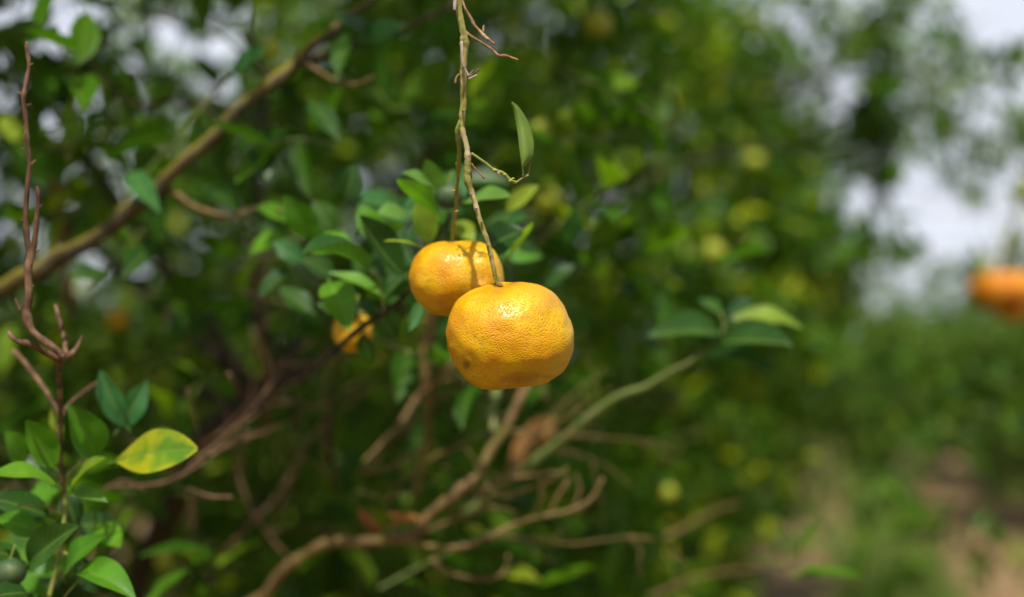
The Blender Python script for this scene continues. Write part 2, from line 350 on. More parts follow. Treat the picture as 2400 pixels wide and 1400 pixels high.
def tube(name, pts, radii, mat, parent=None, sides=8, sub=4, rough=0.12, nodes=None, seed=None, jit=0.0):
    seed = random.random() * 50 if seed is None else seed
    if not isinstance(radii, (list, tuple)): radii = [radii] * len(pts)
    if len(radii) == 2 and len(pts) > 2:
        radii = [radii[0] + (radii[1] - radii[0]) * i / (len(pts) - 1) for i in range(len(pts))]
    V, F = tube_data(pts, radii, sides, sub, rough, nodes, seed, jit)
    me = bpy.data.meshes.new(name)
    me.from_pydata([tuple(v) for v in V], [], [f if f[2] != f[3] else f[:3] for f in F])
    for p in me.polygons: p.use_smooth = True
    me.materials.append(mat)
    return link(name, me, parent)
def pxpath(l, D0=None, D1=None):
    n = len(l)
    out = []
    for i, q in enumerate(l):
        D = q[2] if len(q) > 2 else D0 + (D1 - D0) * i / (n - 1)
        out.append(P(q[0], q[1], D))
    return out

# ------------------------------------------------------------------ leaves
def blade(L_, W, fold=0.25, bend=0.08, curl=0.0, nx=12, ny=4, wave=0.0, shape=0.9, petiole=0.0, twist=0.0, seed=0.0, notch=True):
    """leaf from (0,0,0) to (L,0,0), upper face +Z; returns V, F, uv"""
    V = []; F = []; UV = []
    x0 = petiole * L_
    for i in range(nx + 1):
        t = i / nx
        s = max(0.0, math.sin(math.pi * t ** shape)) ** 0.75
        hw = W / 2 * s * (1 - 0.12 * t)
        if notch and t > 0.93: hw = max(hw, W * 0.035)
        if i == 0: hw = W * 0.03
        tw = twist * (t - 0.5)
        for j in range(-ny, ny + 1):
            f = j / ny
            y = f * hw
            z = fold * abs(y) + curl * W * 0.5 * f * f * s - 0.0
            z += wave * W * math.sin(t * 11 + seed + (1.3 if f > 0 else 0)) * f * f
            y, z = y * math.cos(tw) - z * math.sin(tw), y * math.sin(tw) + z * math.cos(tw)
            tt = x0 / L_ + (1 - x0 / L_) * t
            z += bend * L_ * 4 * tt * (1 - tt) + 0.0
            V.append((tt * L_, y, z)); UV.append((t, f * 0.5 + 0.5))
    w_ = 2 * ny + 1
    for i in range(nx):
        for j in range(2 * ny):
            F.append((i * w_ + j, (i + 1) * w_ + j, (i + 1) * w_ + j + 1, i * w_ + j + 1))
    if petiole > 0:                                # the stalk of the leaf
        b = len(V); r = W * 0.028 + 0.00035
        for i in range(4):
            tt = petiole * 1.06 * i / 3
            for s in range(5):
                a = 2 * math.pi * s / 5
                V.append((tt * L_, r * math.cos(a), bend * L_ * 4 * tt * (1 - tt) + r * math.sin(a))); UV.append((0.0, 0.5))
        for i in range(3):
            for s in range(5):
                F.append((b + i * 5 + s, b + i * 5 + (s + 1) % 5, b + (i + 1) * 5 + (s + 1) % 5, b + (i + 1) * 5 + s))
    return np.array(V), np.array(F), np.array(UV)
def frame(base, tip, up):
    x = (tip - base).normalized()
    z = (up - x * up.dot(x))
    if z.length < 1e-5: z = Vector((0, 0, 1)) - x * x.z
    z.normalize(); y = z.cross(x)
    m = Matrix.Identity(4)
    for i, v in enumerate((x, y, z)):
        for k in range(3): m[k][i] = v[k]
    m.translation = base
    return m
def leaf(parent, b, t, Wpx, nrm, mat, fold=0.25, bend=0.06, curl=0.0, wave=0.03, petiole=0.1, twist=0.0, label=None, name='leaf', shape=0.9, nx=14):
    B, T = P(*b), P(*t)
    L_ = (T - B).length
    Wm = Wpx * K * (b[2] + t[2]) / 2
    up = RGT * nrm[0] - FWD * nrm[1] + UPV * nrm[2]
    V, F, UV = blade(L_, Wm, fold, bend, curl, nx, 4, wave, shape, petiole, twist, b[0] * 0.1)
    me = mesh_np(name, V, F, mat, UV)
    o = link(name, me, parent)
    M = frame(B, T, up)
    o.matrix_parent_inverse = Matrix.Identity(4)
    o.matrix_basis = Matrix.Translation(-Vector(parent.location)) @ M
    if label: o['label'] = label
    return o

# ------------------------------------------------------------------ fruit
def smooth_outline(pts, c, s):
    """outline points -> function radius(angle) in metres"""
    an = []
    for x, y in pts:
        dx, dz = (x - c[0]) * s, -(y - c[1]) * s
        an.append((math.atan2(dz, dx), math.hypot(dx, dz)))
    an.sort()
    A = np.array([a for a, _ in an]); R = np.array([r for _, r in an])
    g = np.linspace(-math.pi, math.pi, 361)[:-1]
    v = np.interp(g, np.concatenate([A - 2 * math.pi, A, A + 2 * math.pi]), np.tile(R, 3))
    k = np.exp(-np.linspace(-3, 3, 25) ** 2 / 2); k /= k.sum()
    v = np.convolve(np.concatenate([v[-12:], v, v[:12]]), k, 'valid')
    return lambda a: float(np.interp(a, np.append(g, math.pi), np.append(v, v[0])))
def uvsphere(nu, nv):
    V = []; F = []
    for j in range(nv + 1):
        th = math.pi * j / nv
        for i in range(nu):
            ph = 2 * math.pi * i / nu
            V.append(Vector((math.sin(th) * math.cos(ph), math.sin(th) * math.sin(ph), math.cos(th))))
    for j in range(nv):
        for i in range(nu):
            F.append((j * nu + i, (j + 1) * nu + i, (j + 1) * nu + (i + 1) % nu, j * nu + (i + 1) % nu))
    return V, F
def seg_dist(x, z, a, b):
    ax, az = a; bx, bz = b
    dx, dz = bx - ax, bz - az
    t = max(0, min(1, ((x - ax) * dx + (z - az) * dz) / (dx * dx + dz * dz)))
    return math.hypot(x - ax - t * dx, z - az - t * dz), t
def fruit_mesh(name, rad, ry, mat, lump=0.0009, grooves=(), dents=(), nu=128, nv=96, seed=0):
    """rad(angle) silhouette radius seen from the path; ry half depth; grooves: (polyline xz, width, depth); dents: (x,z,r,depth)"""
    V, F = uvsphere(nu, nv)
    out = []
    for d in V:
        ph = math.atan2(d.z, d.x); rho = math.hypot(d.x, d.z)
        R = rad(ph)
        p = Vector((math.cos(ph) * rho * R, d.y * ry, math.sin(ph) * rho * R))
        # fuller shoulders than an ellipsoid
        k = 1 + 0.035 * (1 - abs(d.y)) * abs(d.y) * 4 * 0.6
        p *= k if rho < 0.999 else 1
        off = lump * noise.noise(p * 55 + Vector((seed, 0, 0))) + lump * 0.5 * noise.noise(p * 130 + Vector((0, seed, 0)))
        if d.y < 0.1:
            for (pl, wd, dp) in grooves:
                best = 9; tt = 0
                for a, b in zip(pl[:-1], pl[1:]):
                    q, t = seg_dist(p.x, p.z, a, b)
                    if q < best: best = q
                off -= dp * math.exp(-(best / wd) ** 2) * min(1, max(0, (0.1 - d.y) * 4))
            for (x, z, r, dp) in dents:
                q = math.hypot(p.x - x, p.z - z)
                off -= dp * math.exp(-(q / r) ** 2)
        out.append(p + d * off)
    me = bpy.data.meshes.new(name)
    me.from_pydata([tuple(v) for v in out], [], F)
    import bmesh
    bm = bmesh.new(); bm.from_mesh(me); bmesh.ops.remove_doubles(bm, verts=bm.verts, dist=1e-7); bm.to_mesh(me); bm.free()
    for p in me.polygons: p.use_smooth = True
    me.materials.append(mat)
    return me
def calyx_mesh(r, seed=0):
    V = [(0, 0, r * 0.35)]; n = 30
    for ring, (f, z) in enumerate(((0.35, 0.34), (0.7, 0.2), (1.0, -0.02))):
        for i in range(n):
            a = 2 * math.pi * i / n
            star = 1 + (0.25 * math.cos(5 * a + seed)) * f
            V.append((r * f * star * math.cos(a), r * f * star * math.sin(a), r * z))
    F = [(0, 1 + i, 1 + (i + 1) % n) for i in range(n)]
    for k in range(2):
        for i in range(n):
            F.append((1 + k * n + i, 1 + (k + 1) * n + i, 1 + (k + 1) * n + (i + 1) % n, 1 + k * n + (i + 1) % n))
    me = bpy.data.meshes.new('calyx'); me.from_pydata(V, [], F)
    for p in me.polygons: p.use_smooth = True
    me.materials.append(M_CALYX)
    return me

CZ = 760 / 1834
def crop(l): return [(640 + x * CZ, 360 + y * CZ) for x, y in l]

# ================================================================== LARGE STRUCTURE
# ---- ground: one sheet to the horizon
def ground():
    m, t, n, K_ = newmat('orchard_soil')
    tcn = n('ShaderNodeTexCoord')
    n1 = n('ShaderNodeTexNoise'); n1.inputs['Scale'].default_value = 0.8; n1.inputs['Detail'].default_value = 8; K_(tcn.outputs['Object'], n1.inputs['Vector'])
    n2 = n('ShaderNodeTexNoise'); n2.inputs['Scale'].default_value = 9; n2.inputs['Detail'].default_value = 6; K_(tcn.outputs['Object'], n2.inputs['Vector'])
    r1 = ramp(n, [(0.35, (0.13, 0.078, 0.036)), (0.62, (0.25, 0.165, 0.080))]); K_(n2.outputs['Fac'], r1.inputs['Fac'])
    # green growth follows the middle of the aisle and the far field
    sp = n('ShaderNodeSeparateXYZ'); K_(tcn.outputs['Object'], sp.inputs[0])
    a = n('ShaderNodeMath', operation='MULTIPLY_ADD'); K_(sp.outputs['Y'], a.inputs[0]); a.inputs[1].default_value = -0.24; a.inputs[2].default_value = -0.22
    b = n('ShaderNodeMath', operation='ADD'); K_(sp.outputs['X'], b.inputs[0]); K_(a.outputs[0], b.inputs[1])
    c = n('ShaderNodeMath', operation='ABSOLUTE'); K_(b.outputs[0], c.inputs[0])
    d = n('ShaderNodeMath', operation='MULTIPLY_ADD'); K_(n1.outputs['Fac'], d.inputs[0]); d.inputs[1].default_value = 0.6; d.inputs[2].default_value = -0.3
    e = n('ShaderNodeMath', operation='ADD'); K_(c.outputs[0], e.inputs[0]); K_(d.outputs[0], e.inputs[1])
    mr = n('ShaderNodeMapRange'); mr.inputs['From Min'].default_value = 0.16; mr.inputs['From Max'].default_value = 0.40; mr.inputs['To Min'].default_value = 0.85; mr.inputs['To Max'].default_value = 0
    K_(e.outputs[0], mr.inputs['Value'])
    mg = n('ShaderNodeMix', data_type='RGBA'); K_(mr.outputs[0], mg.inputs['Factor']); K_(r1.outputs[0], mg.inputs['A']); mg.inputs['B'].default_value = (0.075, 0.11, 0.015, 1)
    bs = n('ShaderNodeBsdfPrincipled'); bs.inputs['Roughness'].default_value = 0.95; bs.inputs['Specular IOR Level'].default_value = 0.15; K_(mg.outputs['Result'], bs.inputs['Base Color'])
    bp = n('ShaderNodeBump'); bp.inputs['Distance'].default_value = 0.04; K_(n2.outputs['Fac'], bp.inputs['Height']); K_(bp.outputs[0], bs.inputs['Normal'])
    out = n('ShaderNodeOutputMaterial'); K_(bs.outputs[0], out.inputs[0])
    N = 160
    xs = np.concatenate([[-600, -200, -60], np.linspace(-20, 30, N), [80, 250, 700]])
    ys = np.concatenate([[-300, -60], np.linspace(-10, 50, N), [90, 250, 900]])
    V = []
    for y in ys:
        for x in xs:
            z = 0.05 * noise.noise(Vector((x * 0.4, y * 0.4, 3))) + 0.015 * noise.noise(Vector((x * 3, y * 3, 1)))
            V.append((x, y, z - 0.02))
    nx = len(xs); F = [(j * nx + i, j * nx + i + 1, (j + 1) * nx + i + 1, (j + 1) * nx + i) for j in range(len(ys) - 1) for i in range(nx - 1)]
    o = link('ground', mesh_np('ground', V, F, m)); tag(o, 'bare reddish brown orchard soil with a green strip between the tree rows', None, None, 'structure')
ground()

# ---- foliage masses
rng = random.Random(7)
TEMPL = []
for (fo, be, wv_, sh) in ((0.35, 0.05, 0.02, 0.9), (0.55, -0.03, 0.05, 0.86), (0.2, 0.10, 0.03, 0.95), (0.7, 0.04, 0.04, 0.9)):
    TEMPL.append(blade(1.0, 0.46, fo, be, 0.0, 4, 1, wv_, sh, 0.0, rng.uniform(-0.5, 0.5), fo * 9))
TEMPL_LO = [blade(1.0, 0.5, 0.4, 0.05, 0, 3, 1, 0, 0.9), blade(1.0, 0.5, 0.2, -0.05, 0, 3, 1, 0, 0.9)]

# where the photograph shows sky through the near tree (ellipses in picture pixels; the sprays there are simply missing)
HOLES = [(18, 58, 36, 44), (140, 40, 42, 34), (190, 72, 30, 42), (92, 128, 40, 26), (22, 148, 30, 22), (128, 92, 20, 14),
         (402, 92, 32, 36), (500, 118, 70, 26), (545, 38, 42, 18), (320, 165, 34, 18), (512, 205, 42, 22), (318, 215, 26, 16), (60, 12, 30, 16), (15, 225, 18, 30)]
def in_hole(px, py, grow=0):
    for (x, y, a, b) in HOLES:
        if ((px - x) / (a + grow)) ** 2 + ((py - y) / (b + grow)) ** 2 < 1: return True
    return False

def make_spray(origin, axis, n, size, rg):
    """a shoot with alternate leaves; returns leaf records and the shoot's line"""
    axis = axis.normalized()
    side = axis.cross(Vector((rg.uniform(-1, 1), rg.uniform(-1, 1), rg.uniform(-1, 1)))).normalized()
    ln = size * rg.uniform(1.5, 2.6)
    rec = []; pts = []
    droop = Vector((0, 0, -rg.uniform(0.1, 0.5)))
    for i in range(n + 1):
        t = i / n
        p = origin + axis * ln * t + droop * ln * 0.35 * t * t
        pts.append(p)
        if i == 0: continue
        ang = i * 2.4 + rg.uniform(-0.5, 0.5)
        rad = Matrix.Rotation(ang, 3, axis) @ side
        d = (axis * rg.uniform(0.3, 0.9) + rad + Vector((0, 0, -rg.uniform(0.0, 0.45)))).normalized()
        up = (Vector((0, 0, 1)) * 0.9 + axis * 0.35 + Vector((rg.uniform(-.5, .5), rg.uniform(-.5, .5), rg.uniform(-.3, .3))))
        s = size * rg.uniform(0.6, 1.15)
        rec.append((p, d, up.normalized(), s))
    return rec, pts

def recs_to_mesh(name, recs, mat, templ):
    """all leaves in recs as one mesh"""
    groups = {}
    for i, r in enumerate(recs): groups.setdefault(i % len(templ), []).append(r)
    VV = []; FF = []; UU = []; off = 0
    for k, rs in groups.items():
        tv, tf, tu = templ[k]
        pos = np.array([tuple(r[0]) for r in rs]); X = np.array([tuple(r[1]) for r in rs]); U = np.array([tuple(r[2]) for r in rs]); S = np.array([r[3] for r in rs])
        Z = U - X * (U * X).sum(1, keepdims=True); Z /= np.linalg.norm(Z, axis=1, keepdims=True) + 1e-9
        Y = np.cross(Z, X)
        v = pos[:, None, :] + S[:, None, None] * (tv[None, :, 0:1] * X[:, None, :] + tv[None, :, 1:2] * Y[:, None, :] + tv[None, :, 2:3] * Z[:, None, :])
        n, m = v.shape[:2]
        VV.append(v.reshape(-1, 3)); FF.append((tf[None] + (np.arange(n) * m)[:, None, None] + off).reshape(-1, 4)); UU.append(np.tile(tu, (n, 1))); off += n * m
    return mesh_np(name, np.concatenate(VV), np.concatenate(FF), mat, np.concatenate(UU))

def twigs_mesh(name, lines, r, mat):
    V = []; F = []
    for pts in lines:
        rr = r if not isinstance(r, tuple) else None
        n = len(pts); b = len(V); u = None
        for i, p in enumerate(pts):
            tg = (pts[min(i + 1, n - 1)] - pts[max(0, i - 1)]).normalized()
            if u is None: u = tg.cross(Vector((0.3, 0.8, 0.5))).normalized()
            else: u = (u - tg * u.dot(tg)).normalized()
            v = tg.cross(u); ra = r * (1 - 0.6 * i / (n - 1))
            for s in range(4):
                a = math.pi / 2 * s
                V.append(p + (u * math.cos(a) + v * math.sin(a)) * ra)
        for i in range(n - 1):
            for s in range(4):
                F.append((b + i * 4 + s, b + i * 4 + (s + 1) % 4, b + (i + 1) * 4 + (s + 1) % 4, b + (i + 1) * 4 + s))
    return mesh_np(name, [tuple(v) for v in V], F, mat)

SHARED = {}
def shared_leaf(k, mat):
    key = (k, mat.name)
    if key not in SHARED:
        v, f, u = TEMPL[k]
        SHARED[key] = mesh_np('leaf', v, f, mat, u)
    return SHARED[key]

def citrus_tree(base, centre, radii, nspray, label, limbs, rg, size=0.06, hi=True, mat=None, extra=None, mask=None, parts=280, trunk_r=0.05, group=None, lo_r=0.45, twig_r=0.0016, nleaf=(6, 10), trunk_pts=None):
    mat = mat or M_MASS
    root = empty('citrus_tree', base, label, 'tree', group)
    cen = Vector(centre); rad = Vector(radii)
    recs = []; lines = []
    def add(o, ax, n=None):
        rc, pts = make_spray(o, ax, n or rg.randint(*nleaf), size, rg)
        keep = [r for r in rc if not (mask and mask(r[0] + r[1] * r[3] * 0.5))]
        recs.extend(keep)
        if len(keep) > len(rc) * 0.5: lines.append(pts)
    # shoots gather in clumps over the crown
    nclump = max(8, nspray // 9)
    for c in range(nclump):
        d = Vector((rg.gauss(0, 1), rg.gauss(0, 1), rg.gauss(0, 1))).normalized()
        f = rg.uniform(lo_r, 1.0) ** 0.6
        cc = Vector((d.x * rad.x, d.y * rad.y, d.z * rad.z)) * f
        cr = rg.uniform(0.10, 0.20) * (rad.x / 1.2)
        for s in range(9):
            o = cen + cc + Vector((rg.gauss(0, cr), rg.gauss(0, cr), rg.gauss(0, cr)))
            if o.z < 0.15: continue
            ax = (d * 0.9 + Vector((rg.gauss(0, .5), rg.gauss(0, .5), rg.gauss(0, .5) + 0.15)))
            add(o, ax)
    if extra:
        for (o, ax, n) in extra: add(o, ax, n)
    # the leaves that show largest become parts of their own
    vis = []
    if hi and parts:
        grid = {}
        cand = []
        for i, r in enumerate(recs):
            px, py, D = proj(r[0] + r[1] * r[3] * 0.5)
            if -40 < px < 2440 and -40 < py < 1440 and D > 0.5: cand.append((D / r[3], i, px, py))
        cand.sort()
        for (q, i, px, py) in cand:
            g = (int(px // 36), int(py // 36))
            if grid.get(g, 0) >= 2: continue
            grid[g] = grid.get(g, 0) + 1
            vis.append(i)
            if len(vis) >= parts: break
    vs = set(vis)
    for i in vis:
        p, d, up, s = recs[i]
        o = bpy.data.objects.new('leaf', shared_leaf(i % len(TEMPL), mat)); COL.objects.link(o); o.parent = root
        M = frame(p, p + d, up)
        o.matrix_basis = Matrix.Translation(-Vector(base)) @ M @ Matrix.Diagonal((s, s * rg.uniform(.85, 1.15), s, 1))
    rest = [r for i, r in enumerate(recs) if i not in vs]
    fo = link('foliage', recs_to_mesh('foliage', rest, mat, TEMPL if hi else TEMPL_LO), root); fo['kind'] = 'stuff'
    if lines:
        tw = link('twigs', twigs_mesh('twigs', lines, twig_r, M_GREENSTEM if hi else M_BARK), root); tw['kind'] = 'stuff'
    b = Vector(base)
    fork = b + (cen - b) * 0.42; fork.z = max(0.25, cen.z * 0.35)
    if trunk_pts is None:
        trunk_pts = [b - Vector((0, 0, .05)), b * 0.5 + fork * 0.5 + Vector((0.03, 0.02, 0)), fork]
    else: fork = trunk_pts[-1]
    tube('trunk', trunk_pts, [trunk_r * 1.25] + [trunk_r] * (len(trunk_pts) - 2) + [trunk_r * 0.8], M_BARK, root, 10, 4, 0.2)
    for k in range(limbs):
        a = 2 * math.pi * k / limbs + rg.uniform(-.3, .3)
        el = rg.uniform(-0.1, 0.9)
        d = Vector((math.cos(a) * rad.x * math.cos(el), math.sin(a) * rad.y * math.cos(el), math.sin(el) * rad.z)) * 0.8
        e = cen + d
        mid = fork * 0.5 + e * 0.5 + Vector((rg.uniform(-.1, .1), rg.uniform(-.1, .1), rg.uniform(-.15, .05)))
        if mask and (mask(e) or mask(mid)): continue
        tube('limb', [fork, fork * .75 + mid * .25, mid, mid * .45 + e * .55 + Vector((0, 0, .04)), e], [trunk_r * .6, trunk_r * .15], M_BARK, root, 7, 3, 0.2)
    return root

def mask_near(v):
    """the near tree leaves the aisle, the camera side and its own gaps free"""
    px, py, D = proj(v)
    if D < (0.98 if v.z < 1.45 else 0.90): return True
    if v.z < 1.62 and D < 1.0 and -150 < px < 2500 and py > -60: return True
    if D < 1.25 and v.z < 1.5: return rng.random() < 0.45
    if in_hole(px, py, 8 if D > 2 else 0): return True
    if D < 1.32 and 620 < px < 1500 and 330 < py < 1180: return True
    if D < 1.16 and px < 900 and abs((py - 690) + px * 0.79) < 75: return True      # the mossy branch stays in view
    if px > 1560 and D < 2.6: return True
    return False
def mask_mid(v):
    px, py, D = proj(v)
    if in_hole(px, py, 10): return True
    # the crown thins and steps back where the sky shows at the upper right
    if py < 900:
        edge = np.interp(py, [-400, 0, 120, 260, 420, 560, 700, 820, 900], [1500, 1700, 1740, 1780, 1900, 1950, 1970, 1930, 1890])
        if px > edge + rng.uniform(-50, 60): return True
    else:
        edge = np.interp(py, [900, 1050, 1250, 1400, 1700], [1890, 1880, 1750, 1710, 1640])
        if px > edge + rng.uniform(-60, 60): return True
    return False

# overhanging shoots of the near tree: its crown reaches out over the path, above the picture, and shades what is behind
extra = []
r2 = random.Random(11)
for i in range(480):
    o = Vector((r2.uniform(-1.6, 0.1), r2.uniform(0.93, 1.7), r2.uniform(1.50, 2.2)))
    if o.z < 1.50 + (o.y - 0.93) * 0.30: o.z += 0.25
    extra.append((o, Vector((r2.gauss(0, .6), -0.3 + r2.gauss(0, .4), r2.gauss(-0.1, .5))), r2.randint(6, 9)))
for i in range(430):
    o = Vector((r2.uniform(-1.5, 1.1), r2.uniform(0.98, 1.9), r2.uniform(1.62, 2.4)))
    if o.z < 1.62 + (o.y - 0.98) * 0.30: o.z += 0.25
    extra.append((o, Vector((r2.gauss(0, .6), -0.5 + r2.gauss(0, .4), r2.gauss(-0.1, .5))), r2.randint(6, 9)))
# the side of the crown towards the path is the dense one
for i in range(4000):
    o = Vector((r2.uniform(-1.5, 1.0), r2.uniform(1.05, 2.9), r2.uniform(0.15, 2.3)))
    if o.y < 1.08 + max(0, o.x + 0.3) * 0.35: continue
    if noise.noise(o * 3.2) < -0.22: continue
    extra.append((o, Vector((r2.gauss(0, .6), -0.4 + r2.gauss(0, .5), r2.gauss(0.1, .5))), r2.randint(6, 10)))
citrus_tree((-0.75, 2.1, 0), (-0.55, 2.45, 1.35), (1.45, 1.35, 1.30), 620,
            'dense dark green citrus tree filling the left and middle behind the two ripe fruits', 6, random.Random(3), size=0.058,
            mask=mask_near, extra=extra, trunk_r=0.016,
            trunk_pts=[Vector((-0.70, 2.0, -0.05)), P(290, 1500, 1.75), P(350, 1300, 1.68), P(420, 1150, 1.62), P(500, 1010, 1.62), P(610, 930, 1.65)])
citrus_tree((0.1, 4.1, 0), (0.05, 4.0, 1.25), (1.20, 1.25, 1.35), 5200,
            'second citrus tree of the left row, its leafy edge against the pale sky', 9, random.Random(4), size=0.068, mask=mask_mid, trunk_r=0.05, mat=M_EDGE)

# ---- boughs of the second tree that reach out against the sky at the upper right
def bough(path, D, rad, clumps, label, seed, size=0.06, group=None, cat='branch'):
    rg = random.Random(seed)
    pts = pxpath(path, D, D)
    root = empty('leafy_bough', pts[0], label, cat, group)
    tube('stem', pts, [rad, rad * 0.3], M_BARK, root, 7, 3, 0.15)
    recs = []; lines = []
    for (px, py, r, n) in clumps:
        for i in range(int(n * 5)):
            dd = D + rg.uniform(-0.22, 0.22)
            a = rg.uniform(0, 6.28); q = r * math.sqrt(rg.random()) * 0.65
            o = P(px + q * math.cos(a), py + q * math.sin(a), dd)
            rc, l = make_spray(o, Vector((rg.gauss(0, .7), rg.gauss(0, .7), rg.gauss(0.1, .6))), rg.randint(4, 7), size, rg)
            for k in rc:
                c = proj(k[0] + k[1] * k[3] * .5)
                if math.hypot(c[0] - px, c[1] - py) < r * 1.25: recs.append(k)
            lines.append(l)
    for i, (p, d, up, s) in enumerate(recs[:290]):
        o = bpy.data.objects.new('leaf', shared_leaf(i % len(TEMPL), M_MASS)); COL.objects.link(o); o.parent = root
        o.matrix_basis = Matrix.Translation(-pts[0]) @ frame(p, p + d, up) @ Matrix.Diagonal((s, s, s, 1))
    if len(recs) > 290: link('foliage', recs_to_mesh('foliage', recs[290:], M_MASS, TEMPL), root)['kind'] = 'stuff'
    link('twigs', twigs_mesh('twigs', lines, 0.0016, M_GREENSTEM), root)['kind'] = 'stuff'
    return root
bough([(1600, 330), (1780, 250), (1900, 190), (2010, 130), (2060, 60)], 3.3, 0.010,
      [(1820, 110, 45, 3), (1830, 190, 60, 5), (1740, 170, 40, 3), (1930, 150, 50, 3), (2000, 60, 60, 4), (2040, 110, 60, 5), (2060, 180, 60, 4), (2090, 20, 50, 2)],
      'highest leafy bough reaching up into the pale sky', 21)
bough([(1700, 420), (1850, 330), (2000, 260), (2120, 200), (2230, 110)], 3.5, 0.010,
      [(1760, 300, 60, 5), (1900, 260, 50, 3), (2070, 230, 60, 4), (2160, 190, 45, 3), (2220, 110, 48, 5), (2215, 190, 50, 4), (2140, 130, 30, 1), (1820, 330, 80, 6)],
      'leafy bough ending in a dark round tuft of leaves against the sky', 22)
bough([(1780, 520), (1900, 400), (2020, 340), (2150, 300), (2280, 330)], 3.7, 0.010,
      [(1900, 330, 60, 4), (1990, 320, 60, 4), (2050, 300, 60, 5), (2080, 370, 60, 4), (2060, 410, 40, 3), (2170, 290, 45, 3), (2250, 290, 45, 2), (2280, 350, 45, 2), (2220, 350, 30, 1), (1960, 400, 50, 3)],
      'long leafy bough stretching sideways across the middle of the sky', 23)
bough([(2420, 260), (2390, 330), (2330, 390), (2260, 430)], 3.6, 0.006,
      [(2240, 420, 32, 2), (2285, 440, 32, 2), (2380, 330, 50, 3), (2395, 270, 40, 2), (2340, 370, 30, 1), (2390, 560, 30, 1), (2380, 610, 40, 2)],
      'thin bough with scattered leaves entering over the hanging blurred fruit', 24)
bough([(2400, 380), (2385, 480), (2365, 580), (2352, 645)], 2.62, 0.004,
      [(2385, 560, 26, 1), (2330, 622, 22, 1)],
      'thin drooping stalk carrying the blurred orange fruit at the right edge', 26)
bough([(1960, 700), (2010, 600), (2050, 560), (2110, 600)], 3.4, 0.005,
      [(2020, 570, 40, 3), (2110, 600, 32, 2), (1995, 640, 50, 3)],
      'short sprig poking out of the tree edge into the lower sky gap', 25)

# ---- the other trees of the two rows
def copy_tree(root, loc, rz, s, label):
    c = root.copy(); COL.objects.link(c); c.location = loc; c.rotation_euler = (0, 0, rz); c.scale = (s, s, s * 1.0); c['label'] = label
    for ch in [o for o in bpy.data.objects if o.parent == root]:
        d = ch.copy(); COL.objects.link(d); d.parent = c
    return c
GR = 'citrus trees along both sides of the aisle'
proto = citrus_tree((4.70, 11.2, 0), (4.70, 11.2, 1.12), (1.55, 1.5, 0.72), 2600, 'round low citrus tree standing nearest on the right of the aisle', 6, random.Random(8),
                    size=0.085, hi=False, mat=M_FAR, parts=0, trunk_r=0.06, group=GR, lo_r=0.5, twig_r=0.003)
rows = [((6.0, 14.4, 0), 1.7, 0.98, 'round citrus tree second in the right-hand row behind the nearest one'),
        ((6.6, 17.8, 0), 3.0, 1.0, 'third citrus tree of the right-hand row, partly hidden'),
        ((7.6, 22.0, 0), 4.4, 1.05, 'fourth citrus tree of the right-hand row, near its far end'),
        ((9.1, 27.0, 0), 5.4, 1.1, 'farthest citrus tree of the right-hand row'),
        ((-0.8, 7.1, 0), 0.9, 1.42, 'third citrus tree of the left row behind the leafy edge'),
        ((0.6, 10.8, 0), 2.2, 1.02, 'fourth citrus tree of the left row beside the aisle'),
        ((1.3, 14.6, 0), 3.9, 1.0, 'fifth citrus tree of the left row beside the aisle'),
        ((2.1, 19.0, 0), 5.1, 1.0, 'sixth citrus tree of the left row, small with distance'),
        ((-3.0, 5.2, 0), 5.9, 1.05, 'citrus tree of the next row glimpsed at the left through the gaps'),
        ((7.9, 12.2, 0), 0.4, 1.1, 'citrus tree standing behind the nearest tree on the right')]
rows += [((-3.0, 9.2, 0), 3.3, 1.42, 'tall citrus tree two rows back, a green mass behind the near leaves'),
         ((-4.9, 8.0, 0), 4.3, 1.3, 'citrus tree two rows back behind the upright russet twig at left'),
         ((9.5, 39.0, 0), 1.0, 0.85, 'tiny far citrus tree closing the end of the aisle'),
         ((-2.0, 6.3, 0), 2.1, 1.25, 'citrus tree of the next row closing the view between the near trees'),
         ((3.5, 4.8, 0), 0.3, 1.1, 'citrus tree of the right-hand row just outside the picture'),
         ((3.1, 1.5, 0), 1.3, 1.35, 'citrus tree of the right-hand row level with the photographer'),  # unseen trees from here on, enlarged to block low sky light
         ((2.4, -1.7, 0), 2.6, 1.45, 'citrus tree of the right-hand row behind the photographer'),
         ((1.2, -4.9, 0), 3.6, 1.2, 'second citrus tree of the right-hand row behind the photographer'),
         ((-2.3, -1.5, 0), 4.6, 1.45, 'citrus tree of the left row behind the photographer'),
         ((-2.4, -4.8, 0), 5.6, 1.2, 'second citrus tree of the left row behind the photographer'),
         ((-0.1, -4.0, 0), 0.9, 1.35, 'unseen citrus tree added in the aisle behind the photographer to block sky')]  # added in the open aisle, unseen, to cut the low sky light
for loc, rz, s, lb in rows: copy_tree(proto, loc, rz, s, lb)

